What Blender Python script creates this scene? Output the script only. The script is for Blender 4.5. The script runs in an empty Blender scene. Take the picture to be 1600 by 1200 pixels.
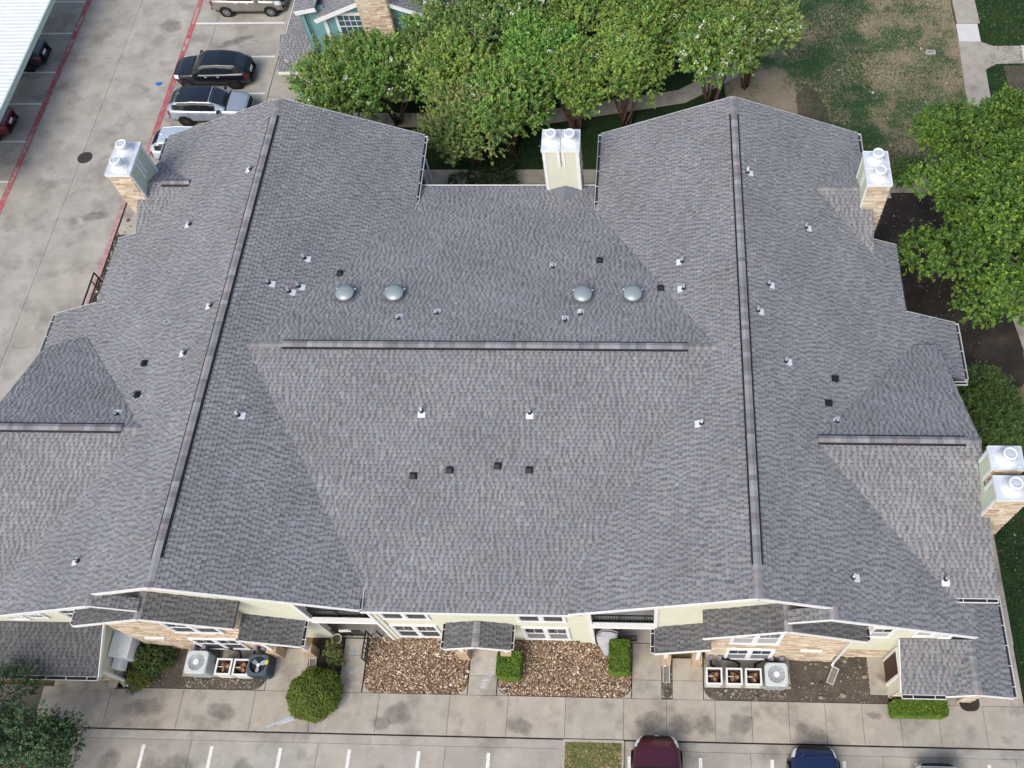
import bpy, math, random
import numpy as np
from math import radians, sin, cos, pi, sqrt

rng = np.random.default_rng(7)
random.seed(7)
S = bpy.context.scene
COL = S.collection

# ------------------------------------------------------------------ camera
def setup_camera():
    a, b, c = 0.496668173, -0.0655189533, -0.0837284582       # tilt from nadir, roll, yaw
    f, px, py, H = 1439.72, 950.0, 600.0, 39.0                # in pixels of a 1600 px wide frame
    ca, sa = cos(a), sin(a)
    M = np.stack([[1, 0, 0], [0, -ca, sa], [0, -sa, -ca]], 1)
    cz, sz = cos(c), sin(c)
    M = M @ np.array([[cz, -sz, 0], [sz, cz, 0], [0, 0, 1]])
    cb, sb = cos(b), sin(b)
    M = np.array([[cb, -sb, 0], [sb, cb, 0], [0, 0, 1]]) @ M
    X = M.T @ np.array([1, 0, 0.]); Y = M.T @ np.array([0, -1, 0.]); Z = M.T @ np.array([0, 0, -1.])
    from mathutils import Matrix
    cam = bpy.data.cameras.new('camera')
    o = bpy.data.objects.new('camera', cam); COL.objects.link(o)
    o.matrix_world = Matrix(((X[0], Y[0], Z[0], 0), (X[1], Y[1], Z[1], 0), (X[2], Y[2], Z[2], H), (0, 0, 0, 1)))
    cam.sensor_width = 36; cam.lens = f / 1600 * 36
    cam.shift_x = (800 - px) / 1600; cam.shift_y = (py - 600) / 1600
    cam.clip_start = .5; cam.clip_end = 2000
    S.camera = o
setup_camera()

# ------------------------------------------------------------------ light
SUN_EL, SUN_AZ = 48, 205          # azimuth clockwise from north (+Y)
world = bpy.data.worlds.new('World'); S.world = world; world.use_nodes = True
nt = world.node_tree
sky = nt.nodes.new('ShaderNodeTexSky'); sky.sky_type = 'NISHITA'; sky.sun_disc = False
sky.sun_elevation = radians(SUN_EL); sky.sun_rotation = radians(SUN_AZ)
sky.air_density = 1.0; sky.dust_density = 3.0; sky.ozone_density = 1.0
bg = nt.nodes['Background']; bg.inputs['Strength'].default_value = .14
nt.links.new(sky.outputs[0], bg.inputs['Color'])
sl = bpy.data.lights.new('sun', 'SUN'); sl.energy = 1.45; sl.angle = radians(40); sl.color = (1, .95, .86)
so = bpy.data.objects.new('sun', sl); COL.objects.link(so)
so.rotation_euler = (radians(90 - SUN_EL), 0, radians(180 - SUN_AZ))
S.view_settings.view_transform = 'Standard'; S.view_settings.look = 'None'
S.view_settings.exposure = 0.44; S.view_settings.gamma = 1
S.view_settings.use_curve_mapping = False

# ------------------------------------------------------------------ materials
MATS = {}
def mat(name, col, rough=.8, var=.12, scale=3., bump=0., bscale=60., metal=0., attr=False, coat=0., col2=None, scale2=.6, mix2=.5, spec=.3, big=0., mode='Object'):
    if name in MATS: return MATS[name]
    m = bpy.data.materials.new(name); m.use_nodes = True; MATS[name] = m
    t = m.node_tree; N = t.nodes; Lk = t.links
    p = N['Principled BSDF']
    p.inputs['Roughness'].default_value = rough; p.inputs['Metallic'].default_value = metal
    p.inputs['Specular IOR Level'].default_value = spec
    p.inputs['Coat Weight'].default_value = coat
    p.inputs['Coat Roughness'].default_value = .04
    tc = N.new('ShaderNodeTexCoord')
    def noise(sc, det=5, ro=.6):
        n = N.new('ShaderNodeTexNoise'); n.inputs['Scale'].default_value = sc
        n.inputs['Detail'].default_value = det; n.inputs['Roughness'].default_value = ro
        Lk.new(tc.outputs[mode], n.inputs['Vector']); return n
    def mixc(fac, A, B, blend='MIX'):
        x = N.new('ShaderNodeMix'); x.data_type = 'RGBA'; x.blend_type = blend
        for s, v in ((x.inputs[0], fac), (x.inputs[6], A), (x.inputs[7], B)):
            if hasattr(v, 'links'): Lk.new(v, s)
            else: s.default_value = v
        return x.outputs[2]
    c = np.array(col)
    out = (*c, 1)
    if var > 0:
        n = noise(scale)
        r = N.new('ShaderNodeMapRange'); r.inputs[1].default_value = .3; r.inputs[2].default_value = .7
        Lk.new(n.outputs[0], r.inputs[0])
        out = mixc(r.outputs[0], (*(c * (1 - var)), 1), (*np.minimum(c * (1 + var), .95), 1))
    if col2 is not None:
        n2 = noise(scale2, 6, .62)
        r2 = N.new('ShaderNodeMapRange'); r2.inputs[1].default_value = mix2 - .09; r2.inputs[2].default_value = mix2 + .09
        Lk.new(n2.outputs[0], r2.inputs[0])
        out = mixc(r2.outputs[0], out, (*col2, 1))
    if attr:
        at = N.new('ShaderNodeAttribute'); at.attribute_name = 'tint'
        out = mixc(1.0, out, at.outputs['Color'], 'MULTIPLY')
    if isinstance(out, tuple): p.inputs['Base Color'].default_value = out
    else: Lk.new(out, p.inputs['Base Color'])
    if bump > 0:
        nb = noise(bscale, 4)
        b = N.new('ShaderNodeBump'); b.inputs['Strength'].default_value = bump; b.inputs['Distance'].default_value = .02
        Lk.new(nb.outputs[0], b.inputs['Height']); Lk.new(b.outputs[0], p.inputs['Normal'])
    return m

def ramp_ground(name, stops, scale, bump=.5, bscale=25, scale3=2.5):
    """mottled ground: several colours through layered noise"""
    m = bpy.data.materials.new(name); m.use_nodes = True; MATS[name] = m
    t = m.node_tree; N = t.nodes; Lk = t.links; p = N['Principled BSDF']
    p.inputs['Roughness'].default_value = .95; p.inputs['Specular IOR Level'].default_value = .1
    tc = N.new('ShaderNodeTexCoord')
    ns = []
    for sc, de, ro in ((scale, 8, .62), (scale3 * 4, 6, .7)):
        n = N.new('ShaderNodeTexNoise'); n.inputs['Scale'].default_value = sc; n.inputs['Detail'].default_value = de; n.inputs['Roughness'].default_value = ro
        Lk.new(tc.outputs['Object'], n.inputs['Vector']); ns.append(n)
    mx = N.new('ShaderNodeMix'); mx.data_type = 'FLOAT'; mx.inputs[0].default_value = .3
    Lk.new(ns[0].outputs[0], mx.inputs[2]); Lk.new(ns[1].outputs[0], mx.inputs[3])
    r = N.new('ShaderNodeValToRGB'); Lk.new(mx.outputs[0], r.inputs[0])
    while len(r.color_ramp.elements) < len(stops): r.color_ramp.elements.new(.5)
    for e, (pos, c) in zip(r.color_ramp.elements, stops): e.position = pos; e.color = (*c, 1)
    Lk.new(r.outputs[0], p.inputs['Base Color'])
    nb = N.new('ShaderNodeTexNoise'); nb.inputs['Scale'].default_value = bscale; nb.inputs['Detail'].default_value = 5
    Lk.new(tc.outputs['Object'], nb.inputs['Vector'])
    b = N.new('ShaderNodeBump'); b.inputs['Strength'].default_value = bump; b.inputs['Distance'].default_value = .05
    Lk.new(nb.outputs[0], b.inputs['Height']); Lk.new(b.outputs[0], p.inputs['Normal'])
    return m

def chalk_mat(name, col, thr):
    """powdery marks: pigment lying in patches on the concrete"""
    m = bpy.data.materials.new(name); m.use_nodes = True; MATS[name] = m
    t = m.node_tree; N = t.nodes; Lk = t.links; p = N['Principled BSDF']
    p.inputs['Base Color'].default_value = (*col, 1); p.inputs['Roughness'].default_value = .95
    tc = N.new('ShaderNodeTexCoord')
    n = N.new('ShaderNodeTexNoise'); n.inputs['Scale'].default_value = 5; n.inputs['Detail'].default_value = 8; n.inputs['Roughness'].default_value = .7
    at = N.new('ShaderNodeAttribute'); at.attribute_name = 'tint'
    Lk.new(tc.outputs['Object'], n.inputs['Vector'])
    mu = N.new('ShaderNodeMath'); mu.operation = 'MULTIPLY'; Lk.new(n.outputs[0], mu.inputs[0]); Lk.new(at.outputs['Fac'], mu.inputs[1])
    r = N.new('ShaderNodeMapRange'); r.inputs[1].default_value = thr; r.inputs[2].default_value = thr + .3; r.inputs[4].default_value = .8
    Lk.new(mu.outputs[0], r.inputs[0]); Lk.new(r.outputs[0], p.inputs['Alpha'])
    return m

WHITE = mat('white_paint', (.80, .80, .79), .5, .04, 4)
CREAM = mat('cream_paint', (.64, .64, .51), .7, .05, 2, attr=False)
TEAL = mat('teal_paint', (.17, .34, .36), .7, .08, 2)
STONE = mat('ledge_stone', (1, 1, 1), .9, .18, 9, .5, 40, attr=True)
MORTAR = mat('mortar', (.52, .43, .33), .95, .2, 6)
SHINGLE = mat('shingle_granules', (1, 1, 1), .92, .12, 40, .25, 220, attr=True, spec=.12)
DECK = mat('roof_underlay', (.13, .135, .15), .95, .1, 6)
BLACKPL = mat('black_plastic', (.016, .017, .024), .55, .2, 8)
BLACKMETAL = mat('black_metal', (.012, .012, .014), .45, .2, 8, spec=.4)
GALV = mat('pale_metal', (.73, .78, .82), .35, .1, 3, metal=.25)
FLUE = mat('white_flue_metal', (.76, .78, .79), .4, .06, 5)
GLASS = mat('window_glass', (.035, .05, .075), .06, .3, .7, spec=.9)
SCREEN = mat('window_screen', (.20, .21, .225), .5, .1, 3)
BLIND = mat('window_blind', (.40, .41, .41), .6, .1, 3)
CONC = mat('lot_concrete', (.385, .36, .318), .9, .17, .8, .25, 30, attr=True, col2=(.25, .233, .205), scale2=.7, mix2=.60)
WALK = mat('walk_concrete', (.40, .365, .312), .9, .12, 1.6, .2, 35, attr=True, col2=(.255, .232, .198), scale2=.9, mix2=.595)
JOINT = mat('joint_filler', (.10, .09, .08), .95, .2, 4)
PAINTW = mat('line_paint_white', (.74, .74, .72), .8, .14, 9)
PAINTR = mat('line_paint_red', (.40, .11, .115), .85, .22, 5, col2=(.36, .24, .22), scale2=2.5, mix2=.56)
SOIL = ramp_ground('dark_soil', [(.25, (.022, .018, .016)), (.5, (.05, .042, .036)), (.75, (.105, .085, .068))], .7)
DIRT = ramp_ground('bed_dirt', [(.25, (.05, .042, .034)), (.5, (.105, .088, .07)), (.78, (.20, .17, .135))], 1.2)
LAWN = ramp_ground('patchy_lawn', [(.30, (.03, .085, .035)), (.45, (.055, .105, .045)), (.51, (.26, .22, .15)), (.68, (.40, .325, .235))], .22)
DRYLAWN = ramp_ground('dry_lawn', [(.3, (.10, .11, .04)), (.5, (.25, .19, .10)), (.7, (.34, .25, .14))], .6)
GREENLAWN = ramp_ground('shade_darkened_lawn', [(.3, (.012, .028, .012)), (.55, (.024, .05, .018)), (.75, (.055, .06, .03))], .7)  # greens darkened: shade of the court worked into the colour
LEAF = mat('leaf', (1, 1, 1), .55, .12, 3, attr=True, spec=.25)
BARK = mat('bark', (.105, .065, .045), .95, .3, 6, .6, 20)
ROCK = mat('river_rock', (1, 1, 1), .8, .2, 15, attr=True)
RUBBER = mat('tyre_rubber', (.012, .012, .013), .8, .2, 10)
RIM = mat('alloy_rim', (.45, .46, .48), .3, .1, 8, metal=.8)
DARKRIM = mat('dark_alloy_rim', (.10, .10, .11), .3, .1, 8, metal=.7)
LAMP = mat('lamp_lens', (.70, .73, .76), .12, .1, 10, spec=.8)
TAIL = mat('tail_lens', (.13, .01, .01), .15, .1, 10, spec=.8)
CARGLASS = mat('car_glass', (.012, .018, .022), .04, .2, 2, spec=1., coat=.6)
PLATE = mat('plate_white', (.75, .76, .78), .5, .05, 9)

# ------------------------------------------------------------------ mesh helpers
class MB:
    def __init__(s): s.v = []; s.f = []; s.c = []
    def add(s, vs, fs, col=None):
        o = len(s.v); s.v.extend([tuple(map(float, p)) for p in vs])
        for f in fs:
            s.f.append([i + o for i in f]); s.c.append(col if col is not None else (1, 1, 1))
        return s
    def quad(s, a, b, c, d, col=None): return s.add([a, b, c, d], [(0, 1, 2, 3)], col)
    def poly(s, ps, col=None): return s.add(ps, [tuple(range(len(ps)))], col)
    def box(s, c, d, rz=0., col=None):
        cx, cy, cz = c; hx, hy, hz = d[0] / 2, d[1] / 2, d[2] / 2
        ca, sa = cos(rz), sin(rz); vs = []
        for z in (-hz, hz):
            for x, y in ((-hx, -hy), (hx, -hy), (hx, hy), (-hx, hy)):
                vs.append((cx + x * ca - y * sa, cy + x * sa + y * ca, cz + z))
        return s.add(vs, [(3, 2, 1, 0), (4, 5, 6, 7), (0, 1, 5, 4), (1, 2, 6, 5), (2, 3, 7, 6), (3, 0, 4, 7)], col)
    def bb(s, x0, x1, y0, y1, z0, z1, col=None):
        return s.box(((x0 + x1) / 2, (y0 + y1) / 2, (z0 + z1) / 2), (abs(x1 - x0), abs(y1 - y0), abs(z1 - z0)), 0, col)
    def beam(s, p0, p1, w, h, col=None, up=(0, 0, 1)):
        p0 = np.array(p0, float); p1 = np.array(p1, float); d = p1 - p0; d /= np.linalg.norm(d)
        u = np.array(up, float); x = np.cross(d, u)
        if np.linalg.norm(x) < 1e-4: x = np.cross(d, (1, 0, 0))
        x /= np.linalg.norm(x); u = np.cross(x, d)
        vs = [p + x * w / 2 * i + u * h / 2 * j for p in (p0, p1) for i, j in ((-1, -1), (1, -1), (1, 1), (-1, 1))]
        return s.add(vs, [(3, 2, 1, 0), (4, 5, 6, 7), (0, 1, 5, 4), (1, 2, 6, 5), (2, 3, 7, 6), (3, 0, 4, 7)], col)
    def tube(s, pts, r, n=8, col=None, cap=True):
        pts = [np.array(p, float) for p in pts]; m = len(pts); vs = []
        rs = r if hasattr(r, '__len__') else [r] * m
        ref = np.array((0.31, 0.17, .93))
        for i, p in enumerate(pts):
            d = pts[min(i + 1, m - 1)] - pts[max(i - 1, 0)]; d /= max(np.linalg.norm(d), 1e-9)
            x = np.cross(d, ref); x /= np.linalg.norm(x); y = np.cross(d, x)
            for k in range(n): vs.append(p + rs[i] * (x * cos(2 * pi * k / n) + y * sin(2 * pi * k / n)))
        fs = [(i * n + k, i * n + (k + 1) % n, (i + 1) * n + (k + 1) % n, (i + 1) * n + k) for i in range(m - 1) for k in range(n)]
        if cap: fs += [tuple(range(n))[::-1], tuple(range((m - 1) * n, m * n))]
        return s.add(vs, fs, col)
    def lathe(s, prof, c=(0, 0, 0), n=20, col=None):
        vs = [(c[0] + r * cos(2 * pi * k / n), c[1] + r * sin(2 * pi * k / n), c[2] + z) for r, z in prof for k in range(n)]
        fs = [(i * n + k, i * n + (k + 1) % n, (i + 1) * n + (k + 1) % n, (i + 1) * n + k) for i in range(len(prof) - 1) for k in range(n)]
        return s.add(vs, fs, col)
    def prism(s, poly, z0, z1, col=None):
        n = len(poly)
        a = sum(poly[i][0] * poly[(i + 1) % n][1] - poly[(i + 1) % n][0] * poly[i][1] for i in range(n))
        if a < 0: poly = poly[::-1]
        zt = (lambda p: z1(p[0], p[1])) if callable(z1) else (lambda p: z1)
        zb = (lambda p: z0(p[0], p[1])) if callable(z0) else (lambda p: z0)
        vs = [(p[0], p[1], zb(p)) for p in poly] + [(p[0], p[1], zt(p)) for p in poly]
        fs = [tuple(range(n))[::-1], tuple(range(n, 2 * n))] + [(i, (i + 1) % n, n + (i + 1) % n, n + i) for i in range(n)]
        return s.add(vs, fs, col)
    def build(s, name, m, parent=None, smooth=False, kind=None):
        me = mesh_from(name, np.array(s.v, float).reshape(-1, 3), s.f, np.array(s.c, float).reshape(-1, 3), m, smooth)
        return link(name, me, parent, kind)

def mesh_from(name, V, F, C, m, smooth=False):
    me = bpy.data.meshes.new(name)
    if isinstance(F, np.ndarray):
        nf, k = F.shape; loops = F.reshape(-1); tot = np.full(nf, k)
    else:
        nf = len(F); tot = np.array([len(f) for f in F], int); loops = np.array([i for f in F for i in f], int)
    me.vertices.add(len(V)); me.vertices.foreach_set('co', np.ascontiguousarray(V, np.float32).ravel())
    me.loops.add(len(loops)); me.loops.foreach_set('vertex_index', loops.astype(np.int32))
    me.polygons.add(nf)
    st = np.concatenate([[0], np.cumsum(tot)[:-1]]).astype(np.int32)
    me.polygons.foreach_set('loop_start', st); me.polygons.foreach_set('loop_total', tot.astype(np.int32))
    me.polygons.foreach_set('use_smooth', np.full(nf, bool(smooth)))
    at = me.attributes.new('tint', 'FLOAT_COLOR', 'FACE')
    c4 = np.ones((nf, 4), np.float32); c4[:, :3] = C
    at.data.foreach_set('color', c4.ravel())
    me.materials.append(m); me.update(calc_edges=True); me.validate()
    return me

def link(name, me, parent=None, kind=None, loc=None):
    o = bpy.data.objects.new(name, me); COL.objects.link(o)
    if parent is not None: o.parent = parent
    if kind: o['kind'] = kind
    if loc is not None: o.location = loc
    return o

def tag(o, label, cat, group=None):
    o['label'] = label; o['category'] = cat
    if group: o['group'] = group
    return o

def thing(name, label, cat, loc=(0, 0, 0), rz=0., group=None):
    o = bpy.data.objects.new(name, None); COL.objects.link(o); o.location = loc; o.rotation_euler = (0, 0, rz)
    o.empty_display_size = .2
    return tag(o, label, cat, group)

def dup(root, loc, rz=None, label=None):
    r = root.copy(); COL.objects.link(r); r.location = loc
    if rz is not None: r.rotation_euler = (0, 0, rz)
    if label: r['label'] = label
    for ch in list(root.children):
        c = ch.copy(); COL.objects.link(c); c.parent = r
        for g in list(ch.children):
            d = g.copy(); COL.objects.link(d); d.parent = c
    return r

def clip(poly, pl):
    """Sutherland-Hodgman, poly list of (u,v); pl list of (a,b,c): a*u+b*v<=c"""
    for a, b, c in pl:
        out = []
        n = len(poly)
        for i in range(n):
            p, q = poly[i], poly[(i + 1) % n]
            dp, dq = a * p[0] + b * p[1] - c, a * q[0] + b * q[1] - c
            if dp <= 1e-9: out.append(p)
            if (dp < -1e-9 and dq > 1e-9) or (dp > 1e-9 and dq < -1e-9):
                t = dp / (dp - dq); out.append((p[0] + t * (q[0] - p[0]), p[1] + t * (q[1] - p[1])))
        poly = out
        if len(poly) < 3: return []
    return poly

def halfplanes(poly):
    n = len(poly)
    A = sum(poly[i][0] * poly[(i + 1) % n][1] - poly[(i + 1) % n][0] * poly[i][1] for i in range(n))
    if A < 0: poly = poly[::-1]
    r = []
    for i in range(n):
        p, q = poly[i], poly[(i + 1) % n]
        a, b = q[1] - p[1], -(q[0] - p[0]); l = math.hypot(a, b)
        if l > 1e-9: r.append((a / l, b / l, (a * p[0] + b * p[1]) / l))
    return r

# ------------------------------------------------------------------ ground, pavements, lots
def structure(name, mb, m, parent=None): return mb.build(name, m, parent, kind='structure')

structure('ground', MB().quad((-400, -400, -.30), (400, -400, -.30), (400, 400, -.30), (-400, 400, -.30)), DRYLAWN)

def slabs(root, rects, z1, m, th=.12, gap=.006, tints=None, labels=None, name='concrete_slab'):
    for i, (x0, x1, y0, y1) in enumerate(rects):
        t = .965 + .07 * random.random() if not tints or tints.get(i) is None else tints[i]
        w = 1 + .03 * (random.random() - .5)
        g = gap; b = .008
        top = [(x0 + g + b, y0 + g + b, z1), (x1 - g - b, y0 + g + b, z1), (x1 - g - b, y1 - g - b, z1), (x0 + g + b, y1 - g - b, z1)]
        mid = [(x0 + g, y0 + g, z1 - b), (x1 - g, y0 + g, z1 - b), (x1 - g, y1 - g, z1 - b), (x0 + g, y1 - g, z1 - b)]
        low = [(p[0], p[1], z1 - th) for p in mid]
        mb = MB().add(top + mid + low, [(0, 1, 2, 3)] + [(4 + k, 4 + (k + 1) % 4, (k + 1) % 4, k) for k in range(4)] + [(8 + k, 8 + (k + 1) % 4, 4 + (k + 1) % 4, 4 + k) for k in range(4)], (t * w, t, t / w))
        o = mb.build(name, m, root)
        if labels and i in labels: o['label'] = labels[i]

LZ = -.12            # level of the car parks; walks are at 0
lotw = structure('parking_lot', MB().quad((-45, 12, LZ - .03), (-22.55, 12, LZ - .03), (-22.55, 60, LZ - .03), (-45, 60, LZ - .03)), JOINT)
cx = [-48.1, -42.8, -37.5, -32.2, -26.9, -22.5]; cy = [12.6, 17.8, 22.97, 28.2, 33.3, 38.5, 43.77, 49.0, 54.2]
slabs(lotw, [(cx[i], cx[i + 1], cy[j], cy[j + 1]) for i in range(5) for j in range(8)], LZ, CONC)
def flat(x0, x1, y0, y1, z): return MB().quad((x0, y0, z), (x1, y0, z), (x1, y1, z), (x0, y1, z))
for y in (33.74, 36.74, 39.71, 42.3, 45.69, 48.6):
    flat(-41.0, -35.85, y - .06, y + .06, LZ + .004).build('parking_line', PAINTW, lotw)
for y in (37.5, 40.48, 43.55, 46.5, 49.5):
    flat(-28.3, -22.6, y - .07, y + .07, LZ + .004).build('parking_line', PAINTW, lotw)
flat(-35.86, -35.52, 12, 55, LZ + .008).build('fire_lane_stripe', PAINTR, lotw)
flat(-28.56, -28.22, 33.2, 55, LZ + .008).build('fire_lane_stripe', PAINTR, lotw)

def text(body, size, loc, rot, m, name, parent, ext=.0, align='CENTER'):
    cu = bpy.data.curves.new(name, 'FONT'); cu.body = body; cu.size = size; cu.extrude = ext
    cu.align_x = align; cu.align_y = 'CENTER'
    o = bpy.data.objects.new('tmp', cu); COL.objects.link(o)
    dg = bpy.context.evaluated_depsgraph_get(); me = bpy.data.meshes.new_from_object(o.evaluated_get(dg))
    bpy.data.objects.remove(o); bpy.data.curves.remove(cu)
    me.materials.clear(); me.materials.append(m)
    me.attributes.new('tint', 'FLOAT_COLOR', 'FACE').data.foreach_set('color', np.ones(len(me.polygons) * 4, np.float32))
    q = link(name, me, parent); q.location = loc; q.rotation_euler = rot; return q
for (x, y, s) in ((-35.69, 36.6, 'NO PARKING'), (-35.69, 34.2, 'FIRE LANE'), (-35.69, 46.6, 'NO PARKING'), (-35.69, 44.6, 'FIRE LANE'),
                  (-28.39, 47.2, 'NO PARKING'), (-28.39, 44.6, 'FIRE LANE'), (-28.39, 36.4, 'NO PARKING'), (-28.39, 34.4, 'FIRE LANE')):
    text(s, .24, (x, y, LZ + .011), (0, 0, pi / 2), mat('worn_lettering', (.62, .52, .50), .85, .25, 12), 'lettering', lotw)
MB().lathe([(0, .02), (.36, .02), (.37, .012), (.42, .012), (.43, 0)], (-32.0, 35.52, LZ), 28).build('manhole_cover', mat('cast_iron', (.05, .04, .04), .7, .4, 9, .8, 30), lotw)
pm = MB(); pm.poly([(-29.2 + .22 * cos(t) * (1 + .2 * sin(3 * t)), 41.3 + .16 * sin(t) * (1 + .15 * cos(5 * t)), LZ + .006) for t in np.linspace(0, 2 * pi, 20)[:-1]])
pm.build('blue_paint_mark', mat('blue_marking_paint', (.02, .16, .50), .8, .2, 8), lotw)
# kerb and verge along the lot, east side
KERB = mat('kerb_concrete', (.40, .37, .33), .9, .15, 2, .2, 30)
KERBR = mat('kerb_faded_red', (.42, .25, .235), .9, .18, 3, .2, 30, col2=(.42, .34, .31), scale2=3, mix2=.58)
k = structure('kerb', MB().bb(-22.5, -22.33, 33.3, 55, -.3, .0), KERB)
structure('kerb', MB().bb(-28.85, -28.6, 12, 32.6, -.3, .0), KERBR)
w = MB(); w.poly([(-28.85, 32.6, 0.0), (-28.6, 32.6, 0.0), (-22.33, 33.4, 0.0), (-22.5, 33.4, 0.)]); w.prism([(-28.85, 32.4), (-28.6, 32.4), (-22.4, 33.25), (-22.4, 33.5), (-22.5, 33.5)], -.3, .002)
structure('kerb', w, KERB)
structure('planting_strip', MB().prism([(-28.6, 12), (-27.75, 12), (-27.75, 31.5), (-28.6, 31.5)], -.3, -.05), SOIL)
sw = structure('pavement', MB().bb(-27.74, -22.4, 12, 31.6, -.3, -.03).prism([(-28.55, 31.6), (-22.4, 31.6), (-22.4, 33.2), (-28.55, 32.4)], -.3, -.03).bb(-22.3, -20, 33.3, 60, -.3, -.03), JOINT)
slabs(sw, [(-27.75, -22.4, 12 + i * 3, 15 + i * 3) for i in range(6)] + [(-28.5, -22.6, 30, 32.3)] + [(-22.3, -20.3, 33.4 + 2.2 * i, 35.6 + 2.2 * i) for i in range(8)], 0, WALK)

# front car park
lots = structure('parking_lot', MB().quad((-22.8, -30, LZ - .03), (60, -30, LZ - .03), (60, 4.95, LZ - .03), (-22.8, 4.95, LZ - .03)), JOINT)
cx = [-22.8, -18.2, -13.0, -7.85, -3.13]
R = [(cx[i], cx[i + 1], y, y + h) for i in range(4) for y, h in ((-6.2, 5.2), (-1.0, 5.6))]
cx = [-.71, 4.3, 9.45, 14.6, 19.8, 25]
R += [(cx[i], cx[i + 1], y, y + h) for i in range(5) for y, h in ((-6.2, 5.2), (-1.0, 5.6))]
slabs(lots, R, LZ, CONC, tints={1: .90, 0: .92})
GUT = [(-22.8, -3.13), (-.71, 25)]
slabs(lots, [(x0, x1, 4.60, 4.94) for x0, x1 in GUT], LZ + .004, CONC, gap=.002, name='gutter_pan')
for i in range(-8, 6):
    x = 2.32 + 2.805 * i
    if -4 < x < -.5: continue
    flat(x - .07, x + .07, -.5, 4.38, LZ + .009).build('parking_line', PAINTW, lots)
structure('lawn', MB().prism([(-3.05, -20), (-.79, -20), (-.79, 4.85), (-3.05, 4.85)], -.3, -.01), DRYLAWN)
structure('kerb', MB().bb(-3.13, -3.05, -20, 4.95, -.3, .0).bb(-.79, -.71, -20, 4.95, -.3, 0).bb(-3.05, -.79, 4.85, 4.95, -.3, 0), KERB)
structure('kerb', MB().bb(-22.95, -22.8, -20, 4.95, -.3, .0), KERB)
structure('lawn', MB().prism([(-45, -20), (-22.95, -20), (-22.95, 4.95), (-45, 4.95)], -.3, -.03), DRYLAWN)

# pavement along the front of the building
pav = structure('pavement', MB().bb(-30, 16.4, 4.98, 6.6, -.3, -.035), JOINT)
J = [-24.9, -22.0, -18.95, -15.93, -13.49, -10.77, -7.85, -5.45, -3.1, -.74, .98, 2.94, 4.40, 5.88, 7.34, 8.80, 10.29, 11.8, 13.6, 15.25]
rects = [(J[i], J[i + 1], 4.98, 6.56) for i in range(len(J) - 1)]
n0 = len(rects)
rects += [(-15.58, -13.95, 6.56, 8.30), (-12.53, -11.55, 6.56, 8.05), (-12.53, -11.55, 8.05, 8.75), (-7.15, -5.97, 6.56, 7.35), (-7.15, -5.97, 7.35, 8.8),
          (-.42, .79, 6.56, 7.3), (-.42, .79, 7.3, 8.78), (1.23, 2.48, 6.56, 7.3), (1.23, 2.48, 7.3, 8.2), (-24.5, -21.9, 6.56, 7.2), (12.2, 15.25, 6.56, 9.0)]
rects += [(14.0, 15.28, 9.0 + 1.6 * i, 10.6 + 1.6 * i) for i in range(4)]
slabs(pav, rects, 0, WALK, tints={1: .92, 2: .94, n0 + 3: 1.02, n0 + 4: 1.22})
# recess floors below the balconies, AC pads, door pad
for nm, r, lb in (('patio', (-13.6, -10.4, 8.8, 11.0), None), ('patio', (-2.1, .5, 8.8, 11.0), None)):
    structure(nm, MB().bb(*r, -.2, .012), mat('patio_concrete', (.33, .31, .29), .9, .1, 2))
PADM = mat('pad_concrete', (.40, .37, .31), .9, .12, 2.5, .2, 30, col2=(.22, .18, .14), scale2=1.4, mix2=.6)
structure('equipment_pad', MB().bb(-19.15, -15.55, 7.05, 8.2, -.2, .05), PADM)
structure('equipment_pad', MB().bb(2.52, 6.02, 7.05, 8.2, -.2, .05), PADM)
structure('door_pad', MB().bb(9.2, 10.28, 6.9, 8.4, -.2, .06), PADM)
structure('door_pad', MB().bb(-24.3, -21.85, 6.45, 7.0, -.2, .06), PADM)
# planting beds
def rbed(name, x0, x1, y0, y1, r, m, z=-.03, corners=(1, 1, 0, 0)):
    pts = []
    for (cxx, cyy, a0, on) in ((x0, y0, pi, corners[0]), (x1, y0, 1.5 * pi, corners[1]), (x1, y1, 0, corners[2]), (x0, y1, .5 * pi, corners[3])):
        if on:
            sx = 1 if cxx == x0 else -1; sy = 1 if cyy == y0 else -1
            pts += [(cxx + sx * r + r * cos(a0 + t), cyy + sy * r + r * sin(a0 + t)) for t in np.linspace(0, pi / 2, 7)]
        else: pts.append((cxx, cyy))
    for (cxx, cyy, on) in ((x0, y0, corners[0]), (x1, y0, corners[1]), (x1, y1, corners[2]), (x0, y1, corners[3])):
        if on: MB().bb(cxx, cxx + (r if cxx == x0 else -r), cyy, cyy + (r if cyy == y0 else -r), -.1, -.001).build('corner_infill', WALK, pav)
    structure(name, MB().prism(pts, -.3, z), m); return pts
ROCKBED = ramp_ground('rock_bed_soil', [(.3, (.06, .04, .03)), (.6, (.13, .09, .06)), (.8, (.2, .14, .1))], 3)
bedA = rbed('rock_bed', -11.5, -7.18, 6.57, 8.85, .5, ROCKBED, .006)
bedB = rbed('rock_bed', -5.94, -.45, 6.57, 8.85, .5, ROCKBED, .006)
bedC = rbed('planting_bed', -21.9, -15.6, 6.58, 8.4, .5, DIRT, .012, (0, 1, 0, 0))
bedD = rbed('planting_bed', 2.5, 9.9, 6.58, 8.4, .5, DIRT, .012, (1, 0, 0, 0))
bedE = rbed('planting_bed', .80, 1.22, 6.62, 8.3, .2, DIRT, .012)
bedF = rbed('planting_bed', -13.93, -12.55, 6.6, 8.75, .15, SOIL, .012)
bedG = rbed('planting_bed', 12.7, 13.5, 6.35, 7.1, .3, SOIL, .012, (1, 1, 1, 1))
rbed('planting_bed', -22.3, -21.35, 6.5, 7.0, .05, SOIL, .012, (0, 0, 0, 0))

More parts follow.
